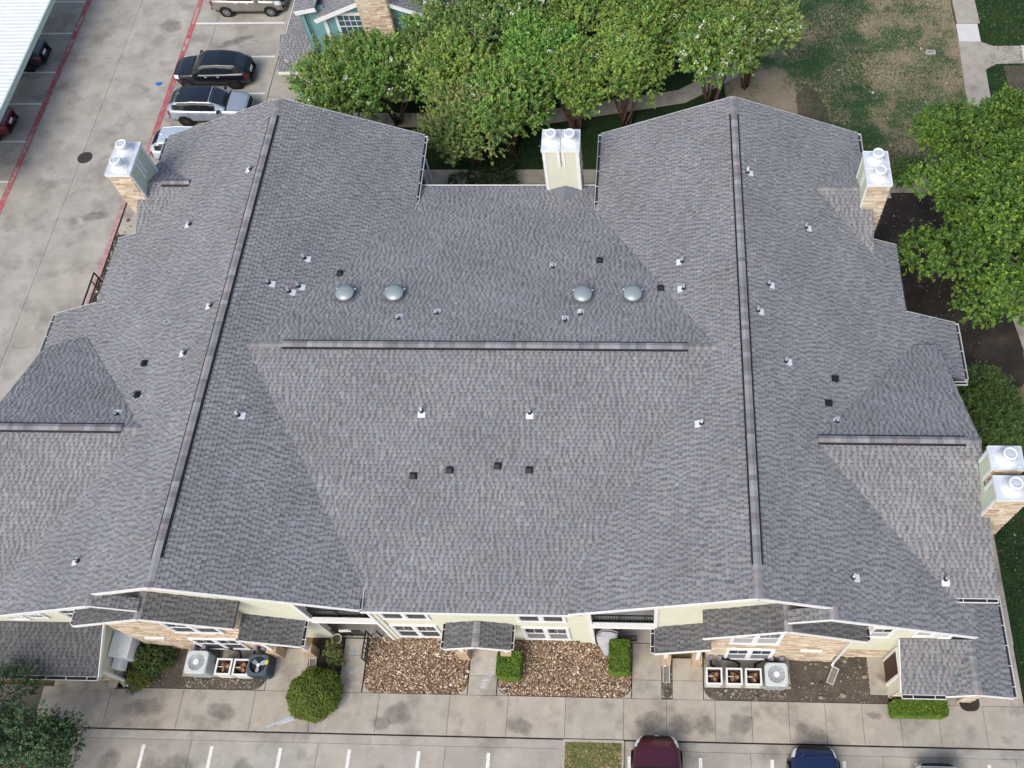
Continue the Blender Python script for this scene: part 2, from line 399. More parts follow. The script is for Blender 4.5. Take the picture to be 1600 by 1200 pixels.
# north and east grounds
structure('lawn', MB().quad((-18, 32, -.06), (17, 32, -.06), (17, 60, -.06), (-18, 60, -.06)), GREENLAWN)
structure('lawn', MB().prism([(4.5, 33.8), (18.45, 33.8), (18.45, 60), (4.5, 60)], -.2, -.045), LAWN)
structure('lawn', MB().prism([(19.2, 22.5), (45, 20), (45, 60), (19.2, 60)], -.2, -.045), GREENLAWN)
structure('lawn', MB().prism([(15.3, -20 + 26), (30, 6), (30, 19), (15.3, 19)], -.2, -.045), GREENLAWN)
structure('planting_bed', MB().prism([(9.0, 10), (13.98, 10), (13.98, 15.4), (15.4, 15.6), (15.4, 19), (18.2, 21.5), (18.3, 27), (18.2, 33), (9.0, 33)], -.2, -.03), SOIL)
structure('planting_bed', MB().prism([(9.35 + 1.05 * cos(a) * (1 + .13 * sin(7 * a) + .1 * sin(11 * a + 1)) - .1 * sin(a), 36.6 + 4.2 * sin(a) * (1 + .06 * sin(9 * a))) for a in np.linspace(0, 2 * pi, 61)[:-1]], -.2, -.03), ramp_ground('bare_brown_ground', [(.3, (.07, .052, .045)), (.5, (.12, .095, .075)), (.75, (.2, .16, .115))], .9))
structure('planting_bed', MB().prism([(-13, 28.1), (-1.5, 28.1), (-1.5, 33.4), (-13, 33.4)], -.2, -.04), SOIL)
def ribbon(name, pts, w, z, m, seg=1.5):
    root = None
    pts = [np.array(p, float) for p in pts]; P = [pts[0]]
    for a, b in zip(pts[:-1], pts[1:]):
        n = max(1, int(round(np.linalg.norm(b - a) / seg)))
        P += [a + (b - a) * (i + 1) / n for i in range(n)]
    L = []; 
    for i, p in enumerate(P):
        d = P[min(i + 1, len(P) - 1)] - P[max(i - 1, 0)]; d /= np.linalg.norm(d); n = np.array([-d[1], d[0]])
        L.append((p + n * w / 2, p - n * w / 2))
    base = MB()
    for (a, b), (c, d) in zip(L[:-1], L[1:]): base.quad((*a, z - .03), (*b, z - .03), (*d, z - .03), (*c, z - .03))
    root = structure(name, base, JOINT)
    for (a, b), (c, d) in zip(L[:-1], L[1:]):
        t = .97 + .05 * random.random()
        e = .006 / max(.1, np.linalg.norm(c - a)); a2, c2 = a + (c - a) * e, c + (a - c) * e; b2, d2 = b + (d - b) * e, d + (b - d) * e
        MB().prism([tuple(a2), tuple(b2), tuple(d2), tuple(c2)], z - .1, z, (t, t, t)).build('concrete_slab', m, root)
    return root
ribbon('footpath', [(-22, 34.0), (-14, 34.0), (-1, 34.0), (6, 34.0), (11, 33.35), (17.6, 33.4)], 1.0, -.01, WALK)
ribbon('footpath', [(-19.5, 38.4), (-15, 38.25), (-11, 38.2), (-6, 38.4), (-2, 39.2), (2, 40.0), (5, 42), (7, 46)], 1.05, -.014, WALK)
fp = ribbon('footpath', [(19.3, 60), (19.25, 45.9)], 1.35, -.012, WALK)
fp2 = ribbon('footpath', [(19.1, 44.35), (18.9, 41), (18.7, 35), (18.55, 30), (18.6, 26.3), (18.95, 23.4), (20, 20.5), (22, 17.5)], 1.35, -.012, WALK)
for sl_ in (MB().prism([(18.5, 45.84), (18.46, 44.35), (19.72, 44.33), (19.76, 45.84)], -.1, -.008, (1, 1, 1)),):
    o = sl_.build('concrete_slab', mat('new_concrete', (.62, .60, .57), .85, .06, 2), fp2); o['label'] = 'pale newer slab'
fil = MB().prism([(19.6, 44.32), (19.75, 44.28), (20.4, 43.95), (23, 43.95), (23, 42.55), (20.35, 42.5), (19.7, 42.1), (19.5, 41.8), (19.3, 43)], -.1, -.016)
fil.build('path_branch', WALK, fp2)
o = MB().prism([(22.0, 43.97), (23.6, 43.97), (23.6, 42.55), (21.9, 42.52)], -.1, -.008).build('concrete_slab', MATS['new_concrete'], fp2); o['label'] = 'pale newer slab'
structure('planting_bed', MB().prism([(20.7, 42.3), (24, 42.4), (24, 39), (20.7, 39)], -.2, -.03), DIRT)
vb = thing('valve_box', 'small pale valve box lid set in the patchy lawn', 'valve box', (16.66, 43.47, -.03))
MB().box((0, 0, 0), (.56, .34, .06)).build('rim', mat('pale_plastic', (.5, .5, .47), .7, .1, 5), vb)
MB().box((0, 0, .034), (.42, .22, .02)).build('lid', mat('grey_plastic', (.26, .26, .25), .7, .2, 8), vb)
wst = thing('washout_block', 'pale splash block lying by the walk at the chimney foot', 'splash block', (12.6, 32.6, 0), .1)
MB().box((0, 0, .02), (.9, .32, .06)).build('tray', mat('pale_plastic2', (.58, .57, .54), .8, .1, 5), wst)
#@@PART2
# ------------------------------------------------------------------ the apartment building
B = thing('apartment_building', 'large two storey apartment building under grey shingled gable roofs with cream and stone walls', 'building')
XE, XW, ZR, SL = 3.85, -16.83, 8.62, .386
EEp = lambda x, y: ZR - SL * (x - XE)
EWp = lambda x, y: ZR - SL * (XE - x)
WEp = lambda x, y: ZR - SL * (x - XW)
WWp = lambda x, y: ZR - SL * (XW - x)
CSp = lambda x, y: 8.21 - .2365 * (18.29 - y)
CNp = lambda x, y: 8.21 - .2365 * (y - 18.29)
XNp = lambda x, y: 7.67 - .352 * (y - 14.66)
XSp = lambda x, y: 7.67 - .345 * (14.66 - y)
YNp = lambda x, y: 7.68 - .345 * (y - 14.82)
YSp = lambda x, y: 7.68 - .332 * (14.82 - y)
ECN = lambda x, y: 7.23 - .31 * (y - 27.01)
ECS = lambda x, y: 7.23 - .31 * (27.01 - y)
WCN = lambda x, y: 7.16 - .45 * (y - 27.43)
WCS = lambda x, y: 7.16 - .45 * (27.43 - y)
E2p = lambda x, y: 7.60 - .386 * (6.48 - x)
W2p = lambda x, y: 7.60 - .386 * (x + 19.41)
BEW = lambda x, y: 6.86 - .44 * (5.03 - x)
BEE = lambda x, y: 6.86 - .44 * (x - 5.03)
BWW = lambda x, y: 6.90 - .40 * (-17.92 - x)
BWE = lambda x, y: 6.90 - .40 * (x + 17.92)
PE = lambda x, y: 2.90 + .42 * (x - .46)
PW = lambda x, y: 2.90 + .42 * (-13.35 - x)
KW = lambda x, y: 3.10 - .33 * (-6.47 - x)
KE = lambda x, y: 3.10 - .33 * (x + 6.47)
LWS = lambda x, y: 3.32 - .35 * (8.4 - y)
LES = lambda x, y: 3.32 - .35 * (8.4 - y)
LEE = lambda x, y: 3.14 - .36 * (x - 12.45)
LEW = lambda x, y: 3.14 - .48 * (12.45 - x)

TAB = [(0.2804, 0.2924, 0.3023), (0.2693, 0.2795, 0.2899), (0.2946, 0.3043, 0.3119), (0.2559, 0.2665, 0.2775), (0.2804, 0.2864, 0.2927), (0.2885, 0.2784, 0.2832)]
def shingles(polys, plane, covers, parent, seed, shade=1., sun_warm=0.):
    """courses of laminated shingle: proud tabs over a lower lamina, every one with its own butt edge"""
    r = np.random.default_rng(seed)
    z0 = plane(0, 0); a = plane(1, 0) - z0; b = plane(0, 1) - z0
    s = math.hypot(a, b); d = np.array([-a / s, -b / s]); e = np.array([-d[1], d[0]]); k = sqrt(1 + s * s)
    nrm = np.array([-a, -b, 1.]) / k
    EXP = .150
    V = []; F = []; C = []; cnt = 0
    Pend = []
    allp = np.array([p for q in polys for p in q]); v_all = (allp @ d) * k
    vmin, vmax = v_all.min(), v_all.max()
    u_all = allp @ e; umin, umax = u_all.min(), u_all.max()
    ncourse = int(np.ceil((vmax - vmin) / EXP)) + 1
    quads = []; qc = []           # each quad 4 x (u, v, h)
    for c in range(ncourse):
        v1 = vmax - c * EXP; v0 = v1 - EXP
        n = int((umax - umin) / .17) + 4
        wt = r.choice([.085, .105, .125, .145, .19], n, p=[.2, .27, .25, .18, .10]); wg = r.choice([.06, .085, .11, .14], n, p=[.2, .32, .3, .18])
        st = umin - r.random() * .3 + np.concatenate([[0], np.cumsum(wt + wg)[:-1]])
        pal = np.array(TAB)[r.integers(0, len(TAB), n)]
        patch = 1 + .07 * np.sin(st * .9 + c * .05 + seed) * np.sin(c * .21 + seed * 1.7) + .03 * np.sin(st * 3.1 + c * 1.3)
        br = (r.normal(1., .06, n) * patch)[:, None] * shade
        purple = (r.random(n) < .13)[:, None]
        pal = np.where(purple, pal * np.array([1.03, .965, .99]), pal)
        tabc = pal * br * np.array([1 + sun_warm, 1, 1 - sun_warm])  # warmth of sunlight put into the tab colour of chosen slopes
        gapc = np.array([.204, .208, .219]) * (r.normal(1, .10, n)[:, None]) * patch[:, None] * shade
        for i in range(n):
            u0 = st[i]; u1 = u0 + wt[i]; u2 = u1 + wg[i]
            if u0 > umax: break
            quads.append(((u0, v0, .006), (u1, v0, .006), (u1, v1, .022), (u0, v1, .022))); qc.append(tabc[i])
            quads.append(((u0, v1, .022), (u1, v1, .022), (u1, v1, .0), (u0, v1, .0))); qc.append(tabc[i] * .8)
            quads.append(((u1, v0, .006), (u1, v0 + .01, .0035), (u1, v1, .010), (u1, v1, .022))); qc.append(tabc[i] * .8)
            quads.append(((u0, v0 + .01, .0035), (u0, v0, .006), (u0, v1, .022), (u0, v1, .010))); qc.append(tabc[i] * .8)
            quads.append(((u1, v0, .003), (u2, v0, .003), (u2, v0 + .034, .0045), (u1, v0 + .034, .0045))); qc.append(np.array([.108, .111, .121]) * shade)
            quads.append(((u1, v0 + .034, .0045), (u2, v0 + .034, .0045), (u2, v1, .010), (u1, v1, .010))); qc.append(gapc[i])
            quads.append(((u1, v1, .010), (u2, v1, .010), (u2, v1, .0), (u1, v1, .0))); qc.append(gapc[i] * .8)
    Q = np.array(quads); QC = np.array(qc)
    # to plan coordinates
    def plan(q): return (q[..., 0:1] * e + q[..., 1:2] / k * d)
    P = plan(Q)
    used = np.zeros(len(Q), bool)
    cov = np.zeros(len(Q), bool)
    zc = z0 + P[..., 0] * a + P[..., 1] * b
    for cp, pf in covers:
        ins = np.ones(P.shape[:2], bool)
        for (ha, hb, hc) in halfplanes(cp): ins &= (P[..., 0] * ha + P[..., 1] * hb <= hc)
        pz0 = pf(0, 0); pa = pf(1, 0) - pz0; pb = pf(0, 1) - pz0
        above = pz0 + P[..., 0] * pa + P[..., 1] * pb > zc + .05
        cov |= (ins & above).all(1)
    outQ = []; outC = []; pv = []; pf_ = []; pc = []
    for poly in polys:
        hp = halfplanes(poly)
        dist = np.max([P[..., 0] * ha + P[..., 1] * hb - hc for ha, hb, hc in hp], axis=0)
        full = (dist <= 1e-6).all(1) & ~cov
        outQ.append(Q[full]); outC.append(QC[full])
        # partly inside
        sep = np.zeros(len(Q), bool)
        for ha, hb, hc in hp: sep |= (P[..., 0] * ha + P[..., 1] * hb - hc > -1e-6).all(1)
        part = ~full & ~sep & ~cov
        for qi in np.nonzero(part)[0]:
            q = Q[qi]; p = P[qi]
            if abs(q[0, 1] - q[2, 1]) < 1e-6 or abs(q[0, 0] - q[2, 0]) < 1e-6:   # upright faces
                ctr = p.mean(0)
                if all(ctr[0] * ha + ctr[1] * hb <= hc for ha, hb, hc in hp): outQ.append(q[None]); outC.append(QC[qi][None])
                continue
            cl = clip([tuple(x) for x in p], hp)
            if len(cl) < 3: continue
            v0, v1 = q[0, 1], q[2, 1]; h0, h1 = q[0, 2], q[2, 2]
            o = len(pv)
            for (x, y) in cl:
                v = (x * d[0] + y * d[1]) * k; h = h0 + (h1 - h0) * (v - v0) / (v1 - v0)
                z = z0 + a * x + b * y
                pv.append((x + nrm[0] * h, y + nrm[1] * h, z + nrm[2] * h))
            pf_.append(list(range(o, o + len(cl)))); pc.append(QC[qi])
    outQ = np.concatenate(outQ); outC = np.concatenate(outC)
    PP = plan(outQ); Z = z0 + PP[..., 0] * a + PP[..., 1] * b
    W = np.concatenate([PP, Z[..., None]], -1) + outQ[..., 2:3] * nrm
    nV = W.reshape(-1, 3); nf = len(W)
    V = np.concatenate([nV, np.array(pv).reshape(-1, 3)]); 
    F = [list(range(4 * i, 4 * i + 4)) for i in range(nf)] + [[x + len(nV) for x in f] for f in pf_]
    C = np.concatenate([outC, np.array(pc).reshape(-1, 3)])
    # make faces point up the roof normal where flat
    me = mesh_from('shingles', V, F, C, SHINGLE)
    return link('shingles', me, parent, 'stuff')

ROOFS = []
def roof(polys, plane, seed, shade=1., covers=(), sun_warm=0., th=.16, name='roof', parent=None):
    mb = MB()
    for p in polys: mb.prism(p, lambda x, y: plane(x, y) - th, lambda x, y: plane(x, y) - .004)
    o = mb.build(name, DECK, parent or B)
    shingles(polys, plane, covers, o, seed, shade, sun_warm)
    return o

def rect(x0, x1, y0, y1): return [(x0, y0), (x1, y0), (x1, y1), (x0, y1)]
XPN = [(6.31, 14.66), (12.42, 14.66), (12.05, 19.83), (11.04, 19.83)]
XPS = [(6.31, 14.66), (11.1, 9.3), (12.75, 9.3), (12.42, 14.66)]
YPN = [(-19.27, 14.82), (-23.85, 19.85), (-24.35, 19.85), (-25.45, 19.25), (-25.6, 14.82)]
YPS = [(-19.27, 14.82), (-25.55, 14.82), (-25.7, 9.3), (-23.83, 9.3)]
ECPN = [(7.45, 27.01), (9.86, 27.01), (9.86, 29.95)]
ECPS = [(7.45, 27.01), (9.86, 24.0), (9.86, 27.01)]
WCPN = [(-20.61, 27.43), (-23.1, 29.55), (-23.1, 27.43)]
WCPS = [(-20.61, 27.43), (-23.1, 27.43), (-23.1, 25.3)]
BEPW = rect(2.17, 5.03, 7.75, 8.78); BEPE = rect(5.03, 8.0, 7.75, 8.45)
BWPW = rect(-20.9, -17.92, 7.75, 8.45); BWPE = rect(-17.92, -14.93, 7.75, 8.85)

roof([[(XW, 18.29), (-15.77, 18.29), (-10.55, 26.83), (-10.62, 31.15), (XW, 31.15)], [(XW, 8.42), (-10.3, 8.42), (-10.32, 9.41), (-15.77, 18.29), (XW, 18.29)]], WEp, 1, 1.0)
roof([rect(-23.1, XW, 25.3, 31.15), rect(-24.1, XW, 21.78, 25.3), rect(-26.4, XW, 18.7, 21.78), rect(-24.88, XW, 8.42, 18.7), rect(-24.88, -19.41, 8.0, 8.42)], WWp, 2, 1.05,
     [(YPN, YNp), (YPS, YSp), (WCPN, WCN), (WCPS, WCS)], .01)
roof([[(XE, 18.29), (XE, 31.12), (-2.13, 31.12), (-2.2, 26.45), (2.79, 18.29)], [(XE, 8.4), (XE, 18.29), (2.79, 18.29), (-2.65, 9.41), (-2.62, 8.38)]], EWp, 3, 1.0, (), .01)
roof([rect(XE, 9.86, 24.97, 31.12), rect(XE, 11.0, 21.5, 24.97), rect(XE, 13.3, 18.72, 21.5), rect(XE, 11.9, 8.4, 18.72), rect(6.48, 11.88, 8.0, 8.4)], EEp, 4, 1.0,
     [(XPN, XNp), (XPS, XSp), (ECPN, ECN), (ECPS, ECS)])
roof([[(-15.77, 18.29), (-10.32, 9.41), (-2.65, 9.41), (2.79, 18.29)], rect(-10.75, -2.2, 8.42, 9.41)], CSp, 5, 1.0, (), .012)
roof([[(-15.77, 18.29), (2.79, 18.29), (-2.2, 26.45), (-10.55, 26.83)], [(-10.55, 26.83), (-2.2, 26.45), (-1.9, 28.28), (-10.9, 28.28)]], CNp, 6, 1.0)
roof([XPN], XNp, 7); roof([XPS], XSp, 8, 1.04, (), .03)  # south slope tinted lighter and warmer than north, sunlight in the colour
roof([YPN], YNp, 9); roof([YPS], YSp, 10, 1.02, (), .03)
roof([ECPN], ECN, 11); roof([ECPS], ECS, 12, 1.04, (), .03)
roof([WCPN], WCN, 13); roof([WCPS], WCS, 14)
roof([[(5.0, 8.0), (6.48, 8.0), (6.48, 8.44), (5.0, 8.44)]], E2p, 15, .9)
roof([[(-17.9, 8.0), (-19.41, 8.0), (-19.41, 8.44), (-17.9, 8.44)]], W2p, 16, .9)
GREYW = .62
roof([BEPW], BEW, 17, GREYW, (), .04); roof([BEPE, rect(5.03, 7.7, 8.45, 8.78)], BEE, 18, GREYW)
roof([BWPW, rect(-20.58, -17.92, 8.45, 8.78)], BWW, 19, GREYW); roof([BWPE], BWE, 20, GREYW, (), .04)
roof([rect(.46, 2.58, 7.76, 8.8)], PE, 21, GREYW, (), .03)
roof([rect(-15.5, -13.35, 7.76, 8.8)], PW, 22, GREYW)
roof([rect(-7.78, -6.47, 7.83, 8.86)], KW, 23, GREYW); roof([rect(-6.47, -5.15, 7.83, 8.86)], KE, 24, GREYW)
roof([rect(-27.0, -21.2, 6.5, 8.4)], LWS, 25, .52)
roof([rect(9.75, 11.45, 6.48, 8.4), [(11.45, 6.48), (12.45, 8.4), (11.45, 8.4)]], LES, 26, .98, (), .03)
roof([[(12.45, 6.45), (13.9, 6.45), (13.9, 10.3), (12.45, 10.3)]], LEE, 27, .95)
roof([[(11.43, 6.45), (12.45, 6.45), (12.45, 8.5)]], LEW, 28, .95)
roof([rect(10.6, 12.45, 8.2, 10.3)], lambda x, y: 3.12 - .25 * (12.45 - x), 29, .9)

# chimney cricket on the rear slope
mb = MB(); zc = lambda x: CNp(x, 27.2)
mb.add([(-3.75, 27.2, CNp(0, 27.2) + .02), (-4.45, 28.05, CNp(0, 28.05) + .02), (-3.0, 28.05, CNp(0, 28.05) + .02), (-3.72, 28.05, CNp(0, 28.05) + .3)], [(0, 1, 3), (0, 3, 2), (1, 2, 3)], (.2, .21, .24))
mb.build('cricket', SHINGLE, B)

# ---- ridge vents and caps
def capcol(): 
    b = np.array(TAB[random.randrange(len(TAB))]) * random.uniform(.68, 1.2); return tuple(b * np.array([1.06, .98, .98]) if random.random() < .6 else b)
def ridge_vent(p0, p1, slopeL, slopeR, vent=True, step=.20, w=.14):
    p0 = np.array(p0, float); p1 = np.array(p1, float); d = p1 - p0; L = np.linalg.norm(d); d /= L
    n = np.array([-d[1], d[0], 0])          # left side
    h = .075 if vent else .02
    if vent:
        mb = MB(); ww = w + .06
        q = lambda p, s, sl_, zz: p + n * s * ww + np.array([0, 0, zz - sl_ * ww])
        A = [q(p0, 1, slopeL, .0), q(p0, 1, slopeL, h - .008), p0 + (0, 0, h - .006), q(p0, -1, slopeR, h - .008), q(p0, -1, slopeR, 0)]
        Bq = [x + d * L for x in A]
        mb.add(A + Bq, [(i, i + 1, 6 + i, 5 + i) for i in range(4)] + [(4, 3, 2, 1, 0), (5, 6, 7, 8, 9)])
        o = mb.build('ridge_vent', BLACKPL, B)
    else: o = None
    m = int(L / step)
    for i in range(m):
        a = p0 + d * (i * L / m); b = p0 + d * ((i + 1) * L / m + .03)
        c = capcol(); z0, z1 = h + .004, h + .016
        mk = lambda p, z: [p + n * w + np.array([0, 0, z - slopeL * w]), p + np.array([0, 0, z + .006]), p - n * w + np.array([0, 0, z - slopeR * w])]
        A = mk(a, z1); Bq = mk(b, z0); A2 = [x - np.array([0, 0, .012]) for x in A]
        MB().add(A + Bq + A2, [(0, 1, 4, 3), (1, 2, 5, 4), (6, 7, 1, 0), (7, 8, 2, 1), (6, 0, 3), (2, 8, 5)], c).build('ridge_cap_shingle', SHINGLE, o if o else B)
ridge_vent((XW, 30.05, ZR), (XW, 9.45, ZR), SL, SL); ridge_vent((XE, 30.05, ZR), (XE, 9.55, ZR), SL, SL)
ridge_vent((-14.28, 18.29, 8.21), (1.65, 18.29, 8.21), .2365, .2365)
ridge_vent((6.45, 14.66, 7.67), (11.85, 14.66, 7.67), .352, .345)
ridge_vent((-25.5, 14.82, 7.68), (-20.05, 14.82, 7.68), .345, .33)
ridge_vent((-22.0, 27.43, 7.16), (-20.75, 27.43, 7.16), .45, .45)
for a, b, s1, s2 in (((XW, 31.15, ZR), (XW, 30.05, ZR), SL, SL), ((XW, 9.45, ZR), (XW, 8.42, ZR), SL, SL), ((XE, 31.1, ZR), (XE, 30.05, ZR), SL, SL), ((XE, 9.55, ZR), (XE, 8.4, ZR), SL, SL),
                     ((-15.7, 18.29, 8.21), (-14.28, 18.29, 8.21), .2365, .2365), ((1.65, 18.29, 8.21), (2.75, 18.29, 8.21), .2365, .2365),
                     ((6.3, 14.66, 7.67), (6.45, 14.66, 7.67), .35, .35), ((11.85, 14.66, 7.67), (12.4, 14.66, 7.67), .35, .345), ((-20.05, 14.82, 7.68), (-19.3, 14.82, 7.68), .345, .33),
                     ((7.5, 27.01, 7.23), (9.84, 27.01, 7.23), .31, .31), ((-20.75, 27.43, 7.16), (-20.6, 27.43, 7.16), .45, .45), ((-6.47, 8.84, 3.1), (-6.47, 7.85, 3.1), .33, .33),
                     ((12.45, 8.9, 3.14), (12.45, 6.47, 3.14), .36, .48), ((5.03, 8.8, 6.86), (5.03, 7.77, 6.86), .44, .44), ((-17.92, 8.8, 6.9), (-17.92, 7.77, 6.9), .4, .4),
                     ((6.48, 8.44, 7.6), (6.48, 8.02, 7.6), .386, .386), ((-19.41, 8.44, 7.6), (-19.41, 8.02, 7.6), .386, .386)):
    ridge_vent(a, b, s1, s2, False, .15)

# ---- fascia boards, rakes, gutters
def fascia(pts, name='fascia', h=.20, t=.035, out=.0):
    mb = MB()
    for a, b in zip(pts[:-1], pts[1:]):
        a = np.array(a, float); b = np.array(b, float)
        mb.beam(a - (0, 0, h / 2 - .004), b - (0, 0, h / 2 - .004), t, h)
    return mb.build(name, WHITE, B)
def rk(f, pts, lift=0.): return [(x, y, f(x, y) + lift) for x, y in pts]
yS = 8.4
fascia(rk(EWp, [(-2.64, 8.37), (XE, 8.37)]) , 'rake_board'); fascia(rk(EEp, [(XE, 8.37), (6.42, 8.37)]), 'rake_board')
fascia(rk(WEp, [(XW, 8.39), (-10.28, 8.39)]), 'rake_board'); fascia(rk(WWp, [(-19.3, 8.39), (XW, 8.39)]), 'rake_board')
fascia(rk(EEp, [(6.48, 7.97), (11.88, 7.97)]), 'rake_board'); fascia(rk(E2p, [(5.0, 7.97), (6.48, 7.97)], .02), 'rake_board', .12)
fascia(rk(WWp, [(-24.88, 7.97), (-19.41, 7.97)]), 'rake_board'); fascia(rk(W2p, [(-19.41, 7.97), (-17.9, 7.97)], .02), 'rake_board', .07)
for f, pts in ((BEW, [(2.17, 7.72), (5.03, 7.72)]), (BEE, [(5.03, 7.72), (8.0, 7.72)]), (BWW, [(-20.9, 7.72), (-17.92, 7.72)]), (BWE, [(-17.92, 7.72), (-14.93, 7.72)]),
               (PE, [(.46, 7.73), (2.58, 7.73)]), (PW, [(-15.5, 7.73), (-13.35, 7.73)]), (KW, [(-7.78, 7.80), (-6.47, 7.80)]), (KE, [(-6.47, 7.80), (-5.15, 7.80)]),
               (LWS, [(-21.18, 6.5), (-21.18, 8.4)]), (LES, [(9.73, 6.5), (9.73, 8.4)]), (LEW, [(11.43, 6.42), (12.45, 6.42)]), (LEE, [(12.45, 6.42), (13.9, 6.42)]),
               (WWp, [(-23.1, 31.17), (XW, 31.17)]), (WEp, [(XW, 31.17), (-10.62, 31.17)]), (EWp, [(-2.13, 31.14), (XE, 31.14)]), (EEp, [(XE, 31.14), (9.86, 31.14)]),
               (EEp, [(9.86, 24.99), (11.0, 24.99)]), (EEp, [(11.0, 21.52), (13.3, 21.52)]), (WWp, [(-24.1, 25.32), (-23.1, 25.32)]), (WWp, [(-26.4, 21.8), (-24.1, 21.8)]),
               (XNp, [(12.37, 14.66), (12.0, 19.83)]), (XSp, [(12.69, 9.3), (12.37, 14.66)]), (ECS, [(9.8, 24.2), (9.8, 27.01)]), (ECN, [(9.8, 27.01), (9.8, 29.8)])):
    fascia(rk(f, pts, -.012), 'rake_board', .17)
fascia([(-10.3, 8.39, CSp(0, 8.42)), (-2.6, 8.39, CSp(0, 8.42))], h=.18)

def gutter(a, b, out, name='gutter', w=.13, h=.10, straps=True):
    a = np.array(a, float); b = np.array(b, float); n = np.array([out[0], out[1], 0.]); d = (b - a); L = np.linalg.norm(d); d /= L
    t = .012
    P = [(0, .0), (0, -h), (w, -h), (w, .0), (w + .014, .0), (w + .014, -.016), (w + t, -.016), (w + t, -h - t), (-t, -h - t), (-t, 0)]
    A = [a + n * x + np.array([0, 0, z]) for x, z in P]; Bq = [b + n * x + np.array([0, 0, z]) for x, z in P]; k = len(P)
    mb = MB().add(A + Bq, [(i, (i + 1) % k, k + (i + 1) % k, k + i) for i in range(k)])
    mb.beam(a + n * w / 2 + np.array([0, 0, -h / 2]), a + n * w / 2 + d * .01 + np.array([0, 0, -h / 2]), w, h); mb.beam(b + n * w / 2 + np.array([0, 0, -h / 2]), b + n * w / 2 - d * .01 + np.array([0, 0, -h / 2]), w, h)
    if straps:
        m = max(1, int(L / .95))
        for i in range(m + 1):
            p = a + d * (L * (i + .5) / (m + 1)); mb.beam(p + np.array([0, 0, -.006]), p + n * w + np.array([0, 0, -.006]), .022, .012)
    o = mb.build(name, WHITE, B)
    MB().quad(a + n * .004 + (0, 0, -h + .015), b + n * .004 + (0, 0, -h + .015), b + n * (w - .004) + (0, 0, -h + .015), a + n * (w - .004) + (0, 0, -h + .015)).build('gutter_bottom', mat('gutter_bottom', (.03, .033, .045), .9, .3, 6), o)  # dark blue-black sheet just above the gutter bottom
    return o
def gz(f, x, y): return f(x, y) - .02
gutter((13.31, 21.48, gz(EEp, 13.3, 0)), (13.31, 18.74, gz(EEp, 13.3, 0)), (1, 0)); gutter((12.72, 18.66, gz(EEp, 13.3, 0) - .03), (13.4, 18.66, gz(EEp, 13.3, 0) - .03), (0, -1), straps=False)
gutter((-26.42, 21.75, gz(WWp, -26.4, 0)), (-26.42, 19.4, gz(WWp, -26.4, 0)), (-1, 0))
gutter((-10.60, 31.1, gz(WEp, -10.6, 0)), (-10.53, 27.0, gz(WEp, -10.55, 0)), (1, .02)); gutter((-10.29, 9.4, gz(WEp, -10.3, 0)), (-10.28, 8.42, gz(WEp, -10.3, 0)), (1, 0), w=.09, straps=False)
gutter((-2.14, 31.08, gz(EWp, -2.13, 0)), (-2.2, 26.6, gz(EWp, -2.2, 0)), (-1, 0))
gutter((-10.5, 28.29, gz(CNp, 0, 28.28)), (-4.6, 28.29, gz(CNp, 0, 28.28)), (0, 1)); gutter((-2.95, 28.29, gz(CNp, 0, 28.28)), (-2.3, 28.29, gz(CNp, 0, 28.28)), (0, 1), straps=False)
gutter((9.87, 31.1, gz(EEp, 9.86, 0)), (9.87, 29.5, gz(EEp, 9.86, 0)), (1, 0)); gutter((-23.11, 31.1, gz(WWp, -23.1, 0)), (-23.11, 29.6, gz(WWp, -23.1, 0)), (-1, 0))
gutter((11.08, 9.29, gz(XSp, 0, 9.3)), (12.76, 9.29, gz(XSp, 0, 9.3)), (0, -1))
gutter((13.91, 10.3, gz(LEE, 13.9, 0)), (13.91, 6.46, gz(LEE, 13.9, 0)), (1, 0)); gutter((9.76, 6.47, gz(LES, 0, 6.48)), (11.4, 6.47, gz(LES, 0, 6.48)), (0, -1))
gutter((-27, 6.49, gz(LWS, 0, 6.5)), (-21.2, 6.49, gz(LWS, 0, 6.5)), (0, -1))
gutter((.45, 7.77, gz(PE, .46, 0)), (.45, 8.76, gz(PE, .46, 0)), (-1, 0)); gutter((-13.34, 7.77, gz(PW, -13.35, 0)), (-13.34, 8.76, gz(PW, -13.35, 0)), (1, 0))
gutter((-7.79, 7.85, gz(KW, -7.78, 0)), (-7.79, 8.82, gz(KW, -7.78, 0)), (-1, 0), w=.1); gutter((-5.14, 7.85, gz(KE, -5.15, 0)), (-5.14, 8.82, gz(KE, -5.15, 0)), (1, 0), w=.1)
gutter((8.01, 7.78, gz(BEE, 8, 0)), (8.01, 8.38, gz(BEE, 8, 0)), (1, 0), w=.1); gutter((-20.91, 7.78, gz(BWW, -20.9, 0)), (-20.91, 8.38, gz(BWW, -20.9, 0)), (-1, 0), w=.1)
gutter((2.66, 7.85, 5.45), (2.66, 8.2, 5.45), (-1, 0), w=.1, straps=False)
def spout(pts, r=.05): 
    mb = MB()
    for a, b in zip(pts[:-1], pts[1:]): mb.beam(a, b, .085, .065)
    return mb.build('downspout', WHITE, B)
spout([(.44, 7.8, 2.75), (.55, 7.95, 2.45), (.88, 7.98, 2.4), (.92, 7.98, .14), (.92, 7.85, .06)])
spout([(-13.33, 7.8, 2.75), (-13.5, 7.95, 2.45), (-13.72, 8.0, 2.4), (-13.74, 8.0, .14), (-13.8, 7.9, .06)])
spout([(7.8, 8.12, 5.2), (7.8, 8.12, .2), (7.75, 8.0, .08)])
spout([(-21.24, 6.4, 2.5), (-21.3, 6.75, 2.25), (-21.3, 6.78, .25), (-21.3, 6.6, .12)])
